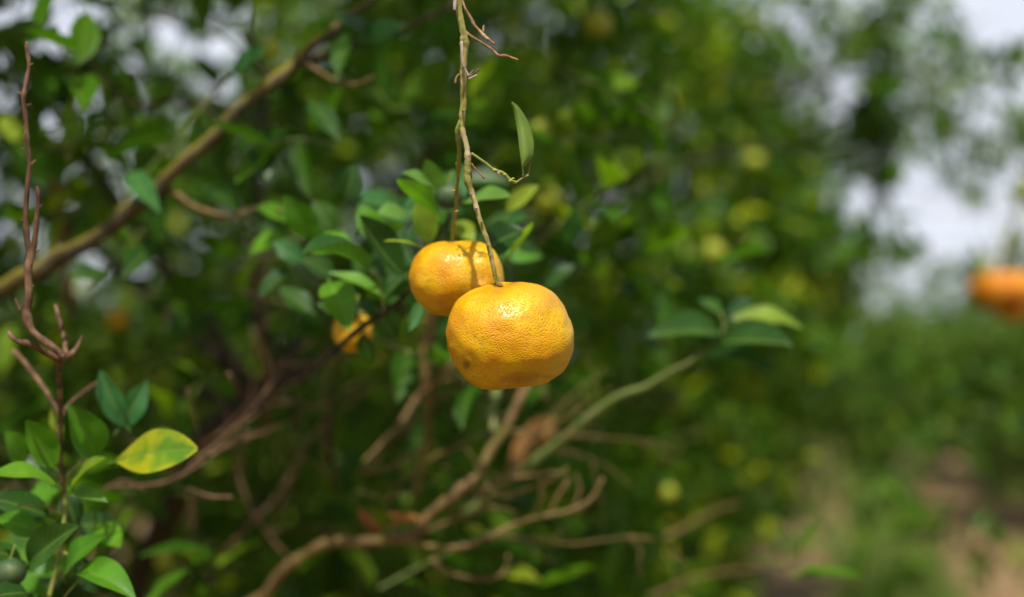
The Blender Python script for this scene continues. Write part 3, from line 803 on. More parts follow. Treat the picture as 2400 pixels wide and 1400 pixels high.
# grass in the middle of the aisle
def grass():
    rg = random.Random(5); V = []; F = []; UV = []
    for i in range(10000):
        y = 5 + 22 * rg.random() ** 1.5
        x = 0.24 * y + 0.22 + rg.gauss(0, 0.17)
        if noise.noise(Vector((x * 2.2, y * 1.2, 0))) < -0.22: continue
        h = rg.uniform(0.04, 0.13); a = rg.uniform(0, 6.28); wd = rg.uniform(0.004, 0.009); lean = rg.uniform(0, 0.6) * h
        dx, dy = math.cos(a), math.sin(a); b = len(V)
        V += [(x - dy * wd, y + dx * wd, -.02), (x + dy * wd, y - dx * wd, -.02), (x + dx * lean * .4 + dy * wd * .7, y + dy * lean * .4 - dx * wd * .7, h * .6), (x + dx * lean, y + dy * lean, h)]
        F.append((b, b + 1, b + 2, b + 3)); UV += [(0, .2), (0, .8), (.6, .8), (1, .2)]
    o = link('grass', mesh_np('grass', V, F, M_GRASS, UV)); tag(o, 'short green and straw grass along the middle of the aisle', None, None, 'stuff')
grass()
def weed(px, py, D, w_, h_, n, label, seed):
    rg = random.Random(seed); b = P(px, py, D); b.z = 0.0
    root = empty('weed_plant', b, label, 'plant')
    n = int(n * 1.4)
    for s in range(n):
        a = rg.uniform(0, 6.28); q = w_ * rg.random() ** .5
        tip = b + Vector((math.cos(a) * q, math.sin(a) * q * .6, h_ * rg.uniform(.6, 1) * (1.1 - q / w_ * .5)))
        tube('stem', [b, b * .4 + tip * .6 + Vector((0, 0, .05)), tip], [.006, .003], M_GREENSTEM, root, 5, 2)
        for k in range(5):
            t = rg.uniform(.5, 1); p = b.lerp(tip, t); L_ = rg.uniform(.07, .13)
            d = Vector((rg.gauss(0, 1), rg.gauss(0, 1), rg.uniform(-.1, .5))).normalized()
            o = bpy.data.objects.new('leaf', shared_leaf(k % 4, M_YG if k % 2 else M_MID)); COL.objects.link(o); o.parent = root
            o.matrix_basis = Matrix.Translation(-b) @ frame(p, p + d, Vector((0, 0, 1))) @ Matrix.Diagonal((L_, L_, L_, 1))
weed(2140, 1270, 9.6, .26, .34, 16, 'bright green bushy weed growing in the middle of the aisle', 3)
weed(2140, 1370, 7.9, .10, .16, 6, 'small low weed on the grass strip below the bushy one', 4)

# pale pipe framework far behind the gap in the trees
fr = empty('pipe_framework', (9, 26, 0), 'faint pale pipe framework with level rails far behind the gap in the trees', 'frame')
def fp(px, py, D=26): return P(px, py, D)
for (x0, x1, y) in ((1850, 2700, 190), (1800, 2700, 488), (1850, 2700, 610)):
    tube('rail', [fp(x0, y), fp((x0 + x1) / 2, y), fp(x1, y)], 0.045 if y < 200 else 0.03, M_PIPE, fr, 8, 1, 0)
for x in (2392, 2800, 1780):
    q = fp(x, 190); tube('post', [Vector((q.x, q.y, -0.05)), Vector((q.x, q.y, q.z / 2)), q], 0.04, M_PIPE, fr, 8, 1, 0)

# ================================================================== BRANCHES IN THE NEAR TREE
def sub(root, name, path, r, mat, sides=8, **k): return tube(name, pxpath(path), r, mat, root, sides, **k)
def R(px, D): return px * K * D / 2        # half of a width in picture pixels at depth D

# mossy diagonal branch, left
p0 = P(-80, 740, 1.12)
b = empty('mossy_branch', p0, 'thick moss-covered branch slanting from low left up to the top of the picture', 'branch')
sub(b, 'stem', [(-80, 745, 1.12), (0, 690, 1.12), (110, 620, 1.11), (230, 552, 1.10), (340, 470, 1.09), (430, 385, 1.08), (520, 295, 1.08), (620, 205, 1.08), (690, 140, 1.09), (780, 68, 1.1), (880, -10, 1.12), (960, -90, 1.13)],
    [R(43.68, 1.1), R(40.56, 1.1), R(39, 1.1), R(35.88, 1.1), R(34.32, 1.1), R(31.2, 1.08), R(28.08, 1.08), R(26.52, 1.08), R(24.96, 1.08), R(20.28, 1.1), R(18.72, 1.1), R(17.16, 1.1)], M_MOSS, 12, rough=0.4, jit=0.8, nodes=[(.2, .2), (.38, .3), (.5, .2), (.68, .3), (.8, .2)])
sub(b, 'side_branch', [(690, 145, 1.09), (780, 125, 1.1), (860, 92, 1.12), (960, 58, 1.14), (1070, 5, 1.16), (1150, -60, 1.18)], [R(20.28, 1.1), R(12.48, 1.1)], M_BARK, 8, jit=.8, rough=.2)
sub(b, 'side_branch', [(385, 430, 1.09), (440, 478, 1.08), (500, 503, 1.07), (545, 508, 1.06), (600, 487, 1.05), (670, 495, 1.03)], [R(18.72, 1.1), R(15.6, 1.1), R(12.48, 1.08), R(10.14, 1.06), R(8.58, 1.05), R(6.24, 1.05)], M_PALE, 8, jit=.8, rough=.2)
sub(b, 'side_branch', [(710, 145, 1.09), (760, 178, 1.07), (800, 196, 1.06), (835, 196, 1.05), (875, 180, 1.04)], [R(10.92, 1.08), R(6.24, 1.05)], M_PALE, 8, jit=.8)
sub(b, 'side_branch', [(520, 290, 1.09), (470, 250, 1.13), (400, 235, 1.17), (330, 250, 1.2), (250, 195, 1.25), (180, 110, 1.28)], [R(10.92, 1.1), R(9.36, 1.2)], M_BARK, 7, jit=.8)
sub(b, 'side_branch', [(590, 10, 1.2), (585, 70, 1.19), (600, 140, 1.16), (640, 180, 1.1)], [R(9.36, 1.2), R(10.92, 1.15)], M_BARK, 7, jit=.8)
sub(b, 'side_branch', [(480, 20, 1.22), (520, 45, 1.21), (575, 50, 1.2)], [R(6.24, 1.2), R(5.46, 1.2)], M_BARK, 7, jit=.8)

rgm = random.Random(31)
for (x, y) in ((150, 640), (300, 400), (480, 440), (600, 330), (720, 230), (790, 190), (880, 90), (540, 180), (380, 560), (960, 60)):
    a = rgm.uniform(0, 6.28); ln = rgm.uniform(90, 135)
    leaf(b, (x, y, 1.06 + rgm.uniform(-.05, .08)), (x + ln * math.cos(a), y + ln * math.sin(a), 1.05 + rgm.uniform(-.04, .06)), rgm.uniform(50, 66), (rgm.uniform(-.4, .4), .7, rgm.uniform(.2, .9)), rgm.choice((M_DARK, M_DARK, M_BLUE)), nx=8)

# upright bare branches at the left
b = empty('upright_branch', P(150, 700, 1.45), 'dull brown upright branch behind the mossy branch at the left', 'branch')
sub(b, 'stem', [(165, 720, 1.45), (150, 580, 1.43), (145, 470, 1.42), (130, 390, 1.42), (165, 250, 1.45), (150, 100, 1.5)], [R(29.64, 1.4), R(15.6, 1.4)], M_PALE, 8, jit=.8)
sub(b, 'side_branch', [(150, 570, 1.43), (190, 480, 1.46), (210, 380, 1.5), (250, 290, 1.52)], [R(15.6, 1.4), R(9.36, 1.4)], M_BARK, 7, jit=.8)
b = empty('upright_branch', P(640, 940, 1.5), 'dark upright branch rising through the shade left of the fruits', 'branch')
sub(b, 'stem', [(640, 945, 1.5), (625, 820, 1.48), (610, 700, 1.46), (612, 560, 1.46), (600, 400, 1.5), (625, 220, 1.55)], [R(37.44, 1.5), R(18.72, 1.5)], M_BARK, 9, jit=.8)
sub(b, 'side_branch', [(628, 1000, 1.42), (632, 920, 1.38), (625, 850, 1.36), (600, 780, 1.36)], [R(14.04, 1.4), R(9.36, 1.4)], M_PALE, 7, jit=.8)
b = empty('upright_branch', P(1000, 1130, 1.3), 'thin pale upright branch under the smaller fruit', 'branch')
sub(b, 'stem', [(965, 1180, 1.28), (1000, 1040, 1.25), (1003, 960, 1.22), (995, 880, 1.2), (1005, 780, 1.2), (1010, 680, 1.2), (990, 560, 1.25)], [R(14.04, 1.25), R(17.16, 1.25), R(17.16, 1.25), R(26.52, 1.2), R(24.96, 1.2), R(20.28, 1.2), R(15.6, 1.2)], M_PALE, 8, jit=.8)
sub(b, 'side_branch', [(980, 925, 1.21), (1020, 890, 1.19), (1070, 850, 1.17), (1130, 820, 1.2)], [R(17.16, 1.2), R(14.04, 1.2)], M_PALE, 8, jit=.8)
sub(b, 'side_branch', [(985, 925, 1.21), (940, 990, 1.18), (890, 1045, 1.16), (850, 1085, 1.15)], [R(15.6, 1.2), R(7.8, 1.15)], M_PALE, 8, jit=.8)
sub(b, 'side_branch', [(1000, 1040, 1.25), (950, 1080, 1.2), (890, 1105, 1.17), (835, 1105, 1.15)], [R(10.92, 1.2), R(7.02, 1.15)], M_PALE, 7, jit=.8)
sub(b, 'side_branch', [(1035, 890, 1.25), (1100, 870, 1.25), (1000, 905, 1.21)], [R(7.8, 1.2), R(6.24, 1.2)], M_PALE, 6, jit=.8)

# pale forked branch, lower middle
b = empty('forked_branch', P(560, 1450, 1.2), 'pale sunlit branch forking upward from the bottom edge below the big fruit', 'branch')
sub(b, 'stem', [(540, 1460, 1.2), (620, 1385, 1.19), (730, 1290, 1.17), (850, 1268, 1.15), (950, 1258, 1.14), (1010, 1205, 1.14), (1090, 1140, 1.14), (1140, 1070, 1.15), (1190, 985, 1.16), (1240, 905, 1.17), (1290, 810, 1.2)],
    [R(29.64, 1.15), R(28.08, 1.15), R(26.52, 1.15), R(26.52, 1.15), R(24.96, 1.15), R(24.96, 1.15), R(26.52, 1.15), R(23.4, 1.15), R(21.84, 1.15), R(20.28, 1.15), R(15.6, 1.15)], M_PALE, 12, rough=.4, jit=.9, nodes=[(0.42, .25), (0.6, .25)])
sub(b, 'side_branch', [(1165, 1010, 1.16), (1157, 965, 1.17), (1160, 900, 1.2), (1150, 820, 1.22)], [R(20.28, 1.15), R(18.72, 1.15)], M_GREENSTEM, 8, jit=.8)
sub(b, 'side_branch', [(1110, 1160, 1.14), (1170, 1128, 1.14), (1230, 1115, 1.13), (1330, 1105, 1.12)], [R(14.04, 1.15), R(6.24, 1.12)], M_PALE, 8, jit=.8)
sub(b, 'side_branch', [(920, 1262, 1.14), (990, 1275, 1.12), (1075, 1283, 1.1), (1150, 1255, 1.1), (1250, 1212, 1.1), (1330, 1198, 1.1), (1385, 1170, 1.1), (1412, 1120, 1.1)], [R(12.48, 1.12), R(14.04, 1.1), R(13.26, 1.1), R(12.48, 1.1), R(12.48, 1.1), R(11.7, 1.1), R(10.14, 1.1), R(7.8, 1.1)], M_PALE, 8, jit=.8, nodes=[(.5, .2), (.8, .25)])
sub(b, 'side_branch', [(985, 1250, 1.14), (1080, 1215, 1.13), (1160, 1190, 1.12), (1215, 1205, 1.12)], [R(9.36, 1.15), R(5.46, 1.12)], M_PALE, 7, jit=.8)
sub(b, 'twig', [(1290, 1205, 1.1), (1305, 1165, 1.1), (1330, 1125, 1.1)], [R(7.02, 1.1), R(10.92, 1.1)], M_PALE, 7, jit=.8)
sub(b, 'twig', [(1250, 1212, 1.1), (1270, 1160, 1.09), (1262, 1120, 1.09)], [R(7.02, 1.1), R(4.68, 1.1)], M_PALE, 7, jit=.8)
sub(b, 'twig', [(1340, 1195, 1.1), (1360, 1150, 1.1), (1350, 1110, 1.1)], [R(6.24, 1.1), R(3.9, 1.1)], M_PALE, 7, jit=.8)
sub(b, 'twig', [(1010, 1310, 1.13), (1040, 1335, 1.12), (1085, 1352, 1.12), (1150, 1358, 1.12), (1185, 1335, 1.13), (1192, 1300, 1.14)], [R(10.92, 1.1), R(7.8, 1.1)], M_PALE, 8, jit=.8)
sub(b, 'twig', [(1180, 1165, 1.13), (1225, 1150, 1.12), (1290, 1125, 1.1), (1330, 1095, 1.1)], [R(6.24, 1.1), R(3.9, 1.1)], M_PALE, 7, jit=.8)
leaf(b, (985, 1215, 1.14), (912, 1238, 1.12), 26, (-.1, .6, .8), M_RED, label='small russet dried leaf', bend=.1, wave=.08)
leaf(b, (960, 1250, 1.13), (905, 1205, 1.1), 24, (.3, .6, .8), M_RED, label='small russet dried leaf', bend=.15, wave=.1)
leaf(b, (905, 1245, 1.12), (835, 1188, 1.1), 30, (.2, .7, .6), M_RED, label='small russet dried leaf', bend=-.12, wave=.1)
leaf(b, (890, 1250, 1.13), (850, 1220, 1.12), 22, (-.2, .7, .5), M_RED, label='small russet dried leaf', bend=.1, wave=.1)
leaf(b, (1000, 1235, 1.14), (940, 1205, 1.12), 18, (0, .7, .8), M_DRY, label='small tan dried leaf', bend=.1, wave=.1)
leaf(b, (1140, 1262, 1.16), (1090, 1230, 1.16), 28, (0, .8, .6), M_YEL, label='yellow leaf', bend=.05)

# green-grey branch rising to the three broad leaves, right
b = empty('leafy_shoot', P(1060, 1230, 1.24), 'curved grey-green shoot ending in broad folded leaves right of the big fruit', 'shoot')
sub(b, 'stem', [(1090, 1200, 1.24), (1190, 1125, 1.22), (1290, 1050, 1.19), (1370, 990, 1.16), (1440, 935, 1.14), (1520, 900, 1.12), (1600, 858, 1.1), (1665, 815, 1.08), (1695, 775, 1.08), (1690, 730, 1.08)],
    [R(23.4, 1.2), R(23.4, 1.2), R(21.84, 1.2), R(20.28, 1.16), R(18.72, 1.15), R(17.16, 1.12), R(10.92, 1.1), R(7.02, 1.1), R(5.46, 1.1), R(3.9, 1.1)], M_GREENSTEM, 10, jit=.8, rough=.15)
leaf(b, (1697, 782, 1.08), (1520, 790, 1.05), 96, (.05, .72, .70), M_DARK, fold=.35, bend=.06, curl=.3, petiole=.06, twist=.15)
leaf(b, (1676, 806, 1.08), (1856, 812, 1.04), 100, (.05, .72, .70), M_DARK, fold=.35, bend=.06, curl=.3, petiole=.06, twist=-.15)
leaf(b, (1700, 760, 1.10), (1880, 768, 1.1), 80, (.2, .5, .8), M_YG, fold=.3, bend=.12, petiole=.06, label='yellow-green leaf')
leaf(b, (1640, 846, 1.10), (1815, 876, 1.06), 80, (0, .6, .8), M_DARK, fold=.5, bend=.10, curl=.2, petiole=.06)
leaf(b, (1690, 745, 1.10), (1640, 700, 1.14), 44, (.1, .7, .6), M_DARK)
leaf(b, (1697, 770, 1.09), (1760, 700, 1.15), 50, (0, .8, .5), M_DARK)

# rust coloured bare twigs between the leaves, lower left
b = empty('dry_twig_cluster', P(640, 880, 1.15), 'bare brown twigs crossing behind the mottled yellow leaf', 'twigs')
sub(b, 'twig', [(650, 880, 1.13), (590, 960, 1.1), (520, 1030, 1.07), (470, 1070, 1.05), (440, 1100, 1.04)], [R(4.3524, 1.1), R(8.7048, 1.05)], M_RUST, 8, jit=.8)
sub(b, 'twig', [(655, 1000, 1.13), (590, 1025, 1.1), (520, 1050, 1.08), (450, 1100, 1.04), (370, 1135, 1.03), (250, 1140, 1.02)], [R(4.836, 1.1), R(7.7376, 1.05), R(8.7048, 1.05), R(9.672, 1.04), R(8.7048, 1.03), R(7.7376, 1.02)], M_RUST, 8, jit=.8)
sub(b, 'twig', [(630, 950, 1.12), (560, 1000, 1.1), (500, 1045, 1.08)], [R(3.3852, 1.1), R(4.836, 1.1)], M_RUST, 7, jit=.8)
sub(b, 'twig', [(440, 1145, 1.03), (490, 1162, 1.02), (545, 1165, 1.02)], [R(5.8032, 1.04), R(6.7704, 1.02)], M_RUST, 7, jit=.8)
sub(b, 'twig', [(490, 1060, 1.06), (460, 1000, 1.04), (440, 910, 1.03)], [R(3.8688, 1.04), R(4.836, 1.02)], M_RUST, 7, jit=.8)
sub(b, 'twig', [(560, 925, 1.05), (545, 895, 1.04), (535, 875, 1.04)], [R(5.8032, 1.04), R(7.7376, 1.02)], M_RUST, 7, jit=.8)
sub(b, 'twig', [(340, 1150, 1.02), (290, 1125, 1.02), (240, 1150, 1.01)], [R(4.836, 1.04), R(5.8032, 1.02)], M_RUST, 7, jit=.8)
b = empty('dry_twig_cluster', P(800, 1000, 1.3), 'thin dark bare twigs between the leaves under the small fruit', 'twigs')
sub(b, 'twig', [(780, 1150, 1.35), (775, 1000, 1.3), (790, 850, 1.25), (800, 800, 1.2)], [R(12.48, 1.3), R(7.8, 1.2)], M_BARK, 7, jit=.8)
sub(b, 'twig', [(700, 1010, 1.35), (685, 930, 1.3), (660, 850, 1.27), (650, 800, 1.25)], [R(10.92, 1.3), R(7.02, 1.2)], M_BARK, 7, jit=.8)
sub(b, 'twig', [(470, 1400, 1.5), (540, 1290, 1.45), (600, 1180, 1.4), (620, 1050, 1.38)], [R(15.6, 1.4), R(9.36, 1.2)], M_BARK, 7, jit=.8)
sub(b, 'twig', [(900, 880, 1.25), (930, 960, 1.27), (960, 1030, 1.3)], [R(6.24, 1.3), R(6.24, 1.2)], M_BARK, 7, jit=.8)
b = empty('dry_twig_cluster', P(1600, 1350, 1.5), 'loose straw-coloured twigs low at the right above the soil', 'twigs')
sub(b, 'twig', [(1520, 1400, 1.5), (1650, 1350, 1.55), (1780, 1330, 1.6), (1900, 1290, 1.7)], [R(9.36, 1.5), R(6.24, 1.5)], M_PALE, 7, jit=.8)
sub(b, 'twig', [(1560, 1260, 1.5), (1640, 1215, 1.55), (1730, 1180, 1.6)], [R(12.48, 1.5), R(7.02, 1.5)], M_PALE, 7, jit=.8)

# thin bare twigs through the shaded inside of the tree
def tangle(label, starts, seed, mat, n=3):
    rg = random.Random(seed)
    root = empty('bare_twigs', P(*starts[0][:3]), label, 'twigs')
    def grow(p, d, ln, r, lev):
        pts = [p]
        for i in range(5):
            d = (d + Vector((rg.gauss(0, .28), rg.gauss(0, .15), rg.gauss(0, .28)))).normalized()
            pts.append(pts[-1] + d * ln / 5)
        tube('twig', pts, [r, r * .45], mat, root, 6, 2, .3, nodes=[(.35, .35), (.7, .35)], jit=1.0)
        if lev > 0:
            for k in range(rg.randint(1, n)):
                q = rg.randint(1, 4)
                grow(pts[q], (d + Vector((rg.gauss(0, .7), rg.gauss(0, .3), rg.gauss(0, .7)))).normalized(), ln * rg.uniform(.4, .65), r * .6, lev - 1)
    for (px, py, D, ang, ln, r) in starts:
        grow(P(px, py, D), RGT * math.cos(ang) + UPV * math.sin(ang) + FWD * rg.uniform(-.2, .2), ln, r, 2)
tangle('tangle of thin brown bare twigs under the mottled leaf, bottom left', [(420, 1380, 1.35, 1.2, .22, .0015), (520, 1300, 1.3, .9, .22, .0014), (360, 1150, 1.25, .5, .2, .0013), (700, 1330, 1.3, 1.9, .24, .0014), (640, 1230, 1.4, .9, .22, .0014)], 5, M_RUST)
tangle('thin bare twigs rising through the shade left of the small fruit', [(760, 1080, 1.3, 1.7, .26, .0014), (860, 1100, 1.25, .9, .2, .0012)], 6, M_RUST)
tangle('thin pale bare twigs spreading under the big fruit', [(1000, 1250, 1.2, .5, .18, .0013), (1080, 1290, 1.15, .35, .16, .0012), (900, 1180, 1.2, .9, .2, .0013), (1120, 1180, 1.2, .8, .16, .0012)], 7, M_PALE)
tangle('thin bare twigs crossing behind the mossy branch at the upper left', [(300, 480, 1.3, 1.9, .22, .0014), (420, 260, 1.3, .6, .2, .0013), (200, 330, 1.35, 1.3, .24, .0014), (620, 180, 1.25, 2.2, .2, .0013), (90, 420, 1.3, 1.5, .24, .0014)], 8, M_BARK)

# single leaves that catch the eye
b = empty('dry_leaf', P(1310, 980, 1.35), 'large orange-brown dried leaf hanging below the big fruit', 'leaf')
leaf(b, (1315, 975, 1.35), (1195, 1095, 1.33), 66, (-.3, .8, .4), M_DRY, fold=.3, bend=.1, wave=.1, name='leaf_blade')

# fruits deep in the foliage
def small_fruit(px, py, D, rpx, mat, label, group=None, ey=0.9, parts=True, tilt=0):
    r = rpx * K * D
    c = P(px, py, D)
    root = empty('mandarin', c, label, 'fruit', group)
    me = fruit_mesh('peel', lambda a: r * (1 - (1 - ey) * math.sin(a) ** 2), r, mat, lump=r * 0.04, nu=40, nv=28, seed=px)
    link('peel', me, root).matrix_basis = Matrix.Rotation(tilt, 4, 'Y')
    root.location = c
    for ch in [o for o in bpy.data.objects if o.parent == root]: ch.matrix_parent_inverse = Matrix.Identity(4)
    cy = link('calyx', calyx_mesh(r * 0.22, px), root); cy.matrix_parent_inverse = Matrix.Identity(4); cy.location = (0, 0, r * ey * 0.97)
    tb = tube('stalk', [Vector((0, 0, r * ey * .9)), Vector((r * .1, 0, r * 1.25)), Vector((r * .25, r * .1, r * 1.8))], r * 0.07, M_STALK, root, 6, 2)
    tb.matrix_parent_inverse = Matrix.Identity(4)
    return root
M_ORANGE2 = peel_material('peel_plain_orange', [], bump=0.8)
M_DEEP = peel_material('peel_deep_orange', [], base=(0.58, 0.235, 0.0), deep=(0.48, 0.13, 0.0), bump=0.8, rough=0.6)
M_UNRIPE = peel_material('peel_unripe_green', [], base=(0.045, 0.085, 0.028), deep=(0.03, 0.06, 0.02), bump=0.8, rough=0.45)
M_TURN = peel_material('peel_turning_yellow_green', [], base=(0.33, 0.36, 0.02), deep=(0.24, 0.30, 0.015), bump=0.8)
small_fruit(826, 775, 0.985, 46, M_ORANGE2, 'ripe fruit half hidden behind the dark branch and a leaf left of the pair', ey=1.1)
small_fruit(1052, 461, 0.925, 34, M_UNRIPE, 'small dark green unripe fruit between the pale leaves above the pair')
small_fruit(24, 1342, 0.85, 36, M_UNRIPE, 'small green unripe fruit with a shine in the lower left corner')
small_fruit(2350, 680, 2.6, 78, M_DEEP, 'blurred deep orange fruit hanging before the pale sky at the right edge', ey=.52)
small_fruit(2372, 722, 2.68, 40, M_DEEP, 'blurred orange fruit touching the underside of the one at the right edge', ey=.8)
small_fruit(2400, 448, 2.9, 30, M_TURN, 'yellow fruit cut by the right edge under the thin bough')
small_fruit(1552, 248, 2.4, 32, M_ORANGE2, 'faint orange fruit among the upper leaves of the second tree', ey=.8)
small_fruit(275, 750, 1.7, 26, M_ORANGE2, 'faint orange fruit in the shade below the mossy branch')
small_fruit(1288, 468, 1.32, 34, M_TURN, 'right one of two pale yellow-green fruits right of the upper twig')
small_fruit(1230, 462, 1.36, 30, M_TURN, 'left one of two pale yellow-green fruits right of the upper twig')
small_fruit(1377, 262, 1.42, 34, M_TURN, 'yellow-green fruit high in the crown, level with the top of the olive leaf')
small_fruit(1268, 303, 1.42, 22, M_TURN, 'small yellow-green fruit just right of the olive leaf')
small_fruit(1400, 178, 1.5, 17, M_TURN, 'tiny yellow-green fruit above the other pale ones')
small_fruit(1400, 55, 1.6, 34, M_TURN, 'yellow-green fruit close under the top edge')
small_fruit(632, 112, 1.25, 24, M_TURN, 'yellow-green fruit beside the mossy branch near the top')
small_fruit(1672, 590, 2.2, 26, M_TURN, 'fruit standing in for a soft light patch above the broad folded leaves')  # pale ball added in place of a soft lighter patch
small_fruit(1768, 378, 2.6, 22, M_TURN, 'yellow fruit in the second tree near the sky edge')
small_fruit(1560, 1155, 1.9, 24, M_TURN, 'fruit standing in for a bright blurred highlight low in the second tree')  # pale ball added to imitate a blurred highlight
small_fruit(385, 1312, 1.5, 22, M_TURN, 'yellow-green fruit low at the left between bare twigs')

# ================================================================== FOREGROUND SHOOTS
# leaves behind the pair of fruits
b = empty('leafy_shoot', P(790, 820, 0.96), 'leafy green shoot behind and left of the two ripe fruits', 'shoot')
sub(b, 'stem', [(700, 900, 1.12), (755, 850, 1.04), (800, 808, .975), (850, 765, .95), (900, 732, .94), (960, 684, .93), (1010, 610, .93), (1045, 540, .93), (1053, 495, .93)], [R(14, .98), R(15, .97), R(15, .96), R(14, .95), R(12, .94), R(10, .93), R(8, .93), R(7, .93), R(6, .93)], M_BARK, 8, rough=.25, nodes=[(.35, .3), (.5, .3)])
sub(b, 'stem', [(900, 732, .94), (890, 660, .93), (860, 620, .92)], [R(8, .93), R(5, .93)], M_GREENSTEM, 7)
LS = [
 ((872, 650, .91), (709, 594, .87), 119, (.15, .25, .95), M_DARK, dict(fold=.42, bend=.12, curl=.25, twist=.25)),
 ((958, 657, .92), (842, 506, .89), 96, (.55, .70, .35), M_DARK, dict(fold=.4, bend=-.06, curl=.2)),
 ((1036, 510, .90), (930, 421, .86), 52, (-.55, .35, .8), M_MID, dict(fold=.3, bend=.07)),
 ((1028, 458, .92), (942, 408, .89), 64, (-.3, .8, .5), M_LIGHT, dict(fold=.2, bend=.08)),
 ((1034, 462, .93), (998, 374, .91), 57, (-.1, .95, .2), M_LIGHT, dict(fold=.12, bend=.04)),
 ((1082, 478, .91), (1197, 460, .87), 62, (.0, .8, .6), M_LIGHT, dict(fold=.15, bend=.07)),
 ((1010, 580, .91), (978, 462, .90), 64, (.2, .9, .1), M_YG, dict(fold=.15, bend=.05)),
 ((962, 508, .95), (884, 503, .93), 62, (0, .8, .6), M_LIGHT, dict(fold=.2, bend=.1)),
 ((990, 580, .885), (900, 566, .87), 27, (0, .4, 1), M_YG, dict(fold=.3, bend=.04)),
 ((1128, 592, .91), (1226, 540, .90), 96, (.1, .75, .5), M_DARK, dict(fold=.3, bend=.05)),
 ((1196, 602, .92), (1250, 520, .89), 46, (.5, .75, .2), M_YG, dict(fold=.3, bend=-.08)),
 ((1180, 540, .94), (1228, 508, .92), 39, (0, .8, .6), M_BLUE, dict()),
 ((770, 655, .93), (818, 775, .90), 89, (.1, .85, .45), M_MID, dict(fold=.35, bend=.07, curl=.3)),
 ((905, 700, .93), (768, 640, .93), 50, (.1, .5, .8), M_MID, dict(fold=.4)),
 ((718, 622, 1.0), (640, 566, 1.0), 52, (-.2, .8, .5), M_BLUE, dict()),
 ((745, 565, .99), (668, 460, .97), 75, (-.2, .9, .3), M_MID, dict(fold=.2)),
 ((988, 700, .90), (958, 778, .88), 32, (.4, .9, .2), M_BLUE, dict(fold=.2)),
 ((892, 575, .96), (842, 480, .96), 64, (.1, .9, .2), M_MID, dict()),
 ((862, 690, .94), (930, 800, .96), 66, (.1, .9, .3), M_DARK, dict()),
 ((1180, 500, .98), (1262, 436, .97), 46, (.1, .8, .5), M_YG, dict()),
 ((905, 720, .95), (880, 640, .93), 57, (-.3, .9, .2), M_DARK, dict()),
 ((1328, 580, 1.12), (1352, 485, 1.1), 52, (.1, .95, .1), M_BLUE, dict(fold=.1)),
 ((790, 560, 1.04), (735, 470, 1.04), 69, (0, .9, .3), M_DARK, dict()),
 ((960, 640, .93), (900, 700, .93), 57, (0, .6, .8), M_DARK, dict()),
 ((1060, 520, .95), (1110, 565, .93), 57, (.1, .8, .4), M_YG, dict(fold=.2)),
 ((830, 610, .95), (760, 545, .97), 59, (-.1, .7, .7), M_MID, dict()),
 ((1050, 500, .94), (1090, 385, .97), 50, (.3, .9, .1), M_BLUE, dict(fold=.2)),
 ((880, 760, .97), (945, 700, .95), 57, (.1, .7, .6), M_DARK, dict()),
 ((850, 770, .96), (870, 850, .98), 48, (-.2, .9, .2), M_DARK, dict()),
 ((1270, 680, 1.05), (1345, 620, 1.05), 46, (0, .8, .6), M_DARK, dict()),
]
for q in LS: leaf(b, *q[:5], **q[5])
rgl = random.Random(77)
for i in range(34):
    if i < 22: x, y = rgl.uniform(680, 960), rgl.uniform(450, 800)
    elif i < 29: x, y = rgl.uniform(1120, 1260), rgl.uniform(470, 640)
    else: x, y = rgl.uniform(960, 1120), rgl.uniform(400, 540)
    a = rgl.uniform(0, 6.28); ln = rgl.uniform(95, 130); dd = rgl.uniform(.965, 1.08)
    leaf(b, (x, y, dd), (x + ln * math.cos(a), y + ln * math.sin(a) * .8, dd + rgl.uniform(-.03, .03)), rgl.uniform(50, 68), (rgl.uniform(-.5, .5), .7, rgl.uniform(.2, .9)), rgl.choice((M_DARK, M_DARK, M_MID, M_BLUE)), nx=8, fold=rgl.uniform(.15, .5), bend=rgl.uniform(-.05, .1))

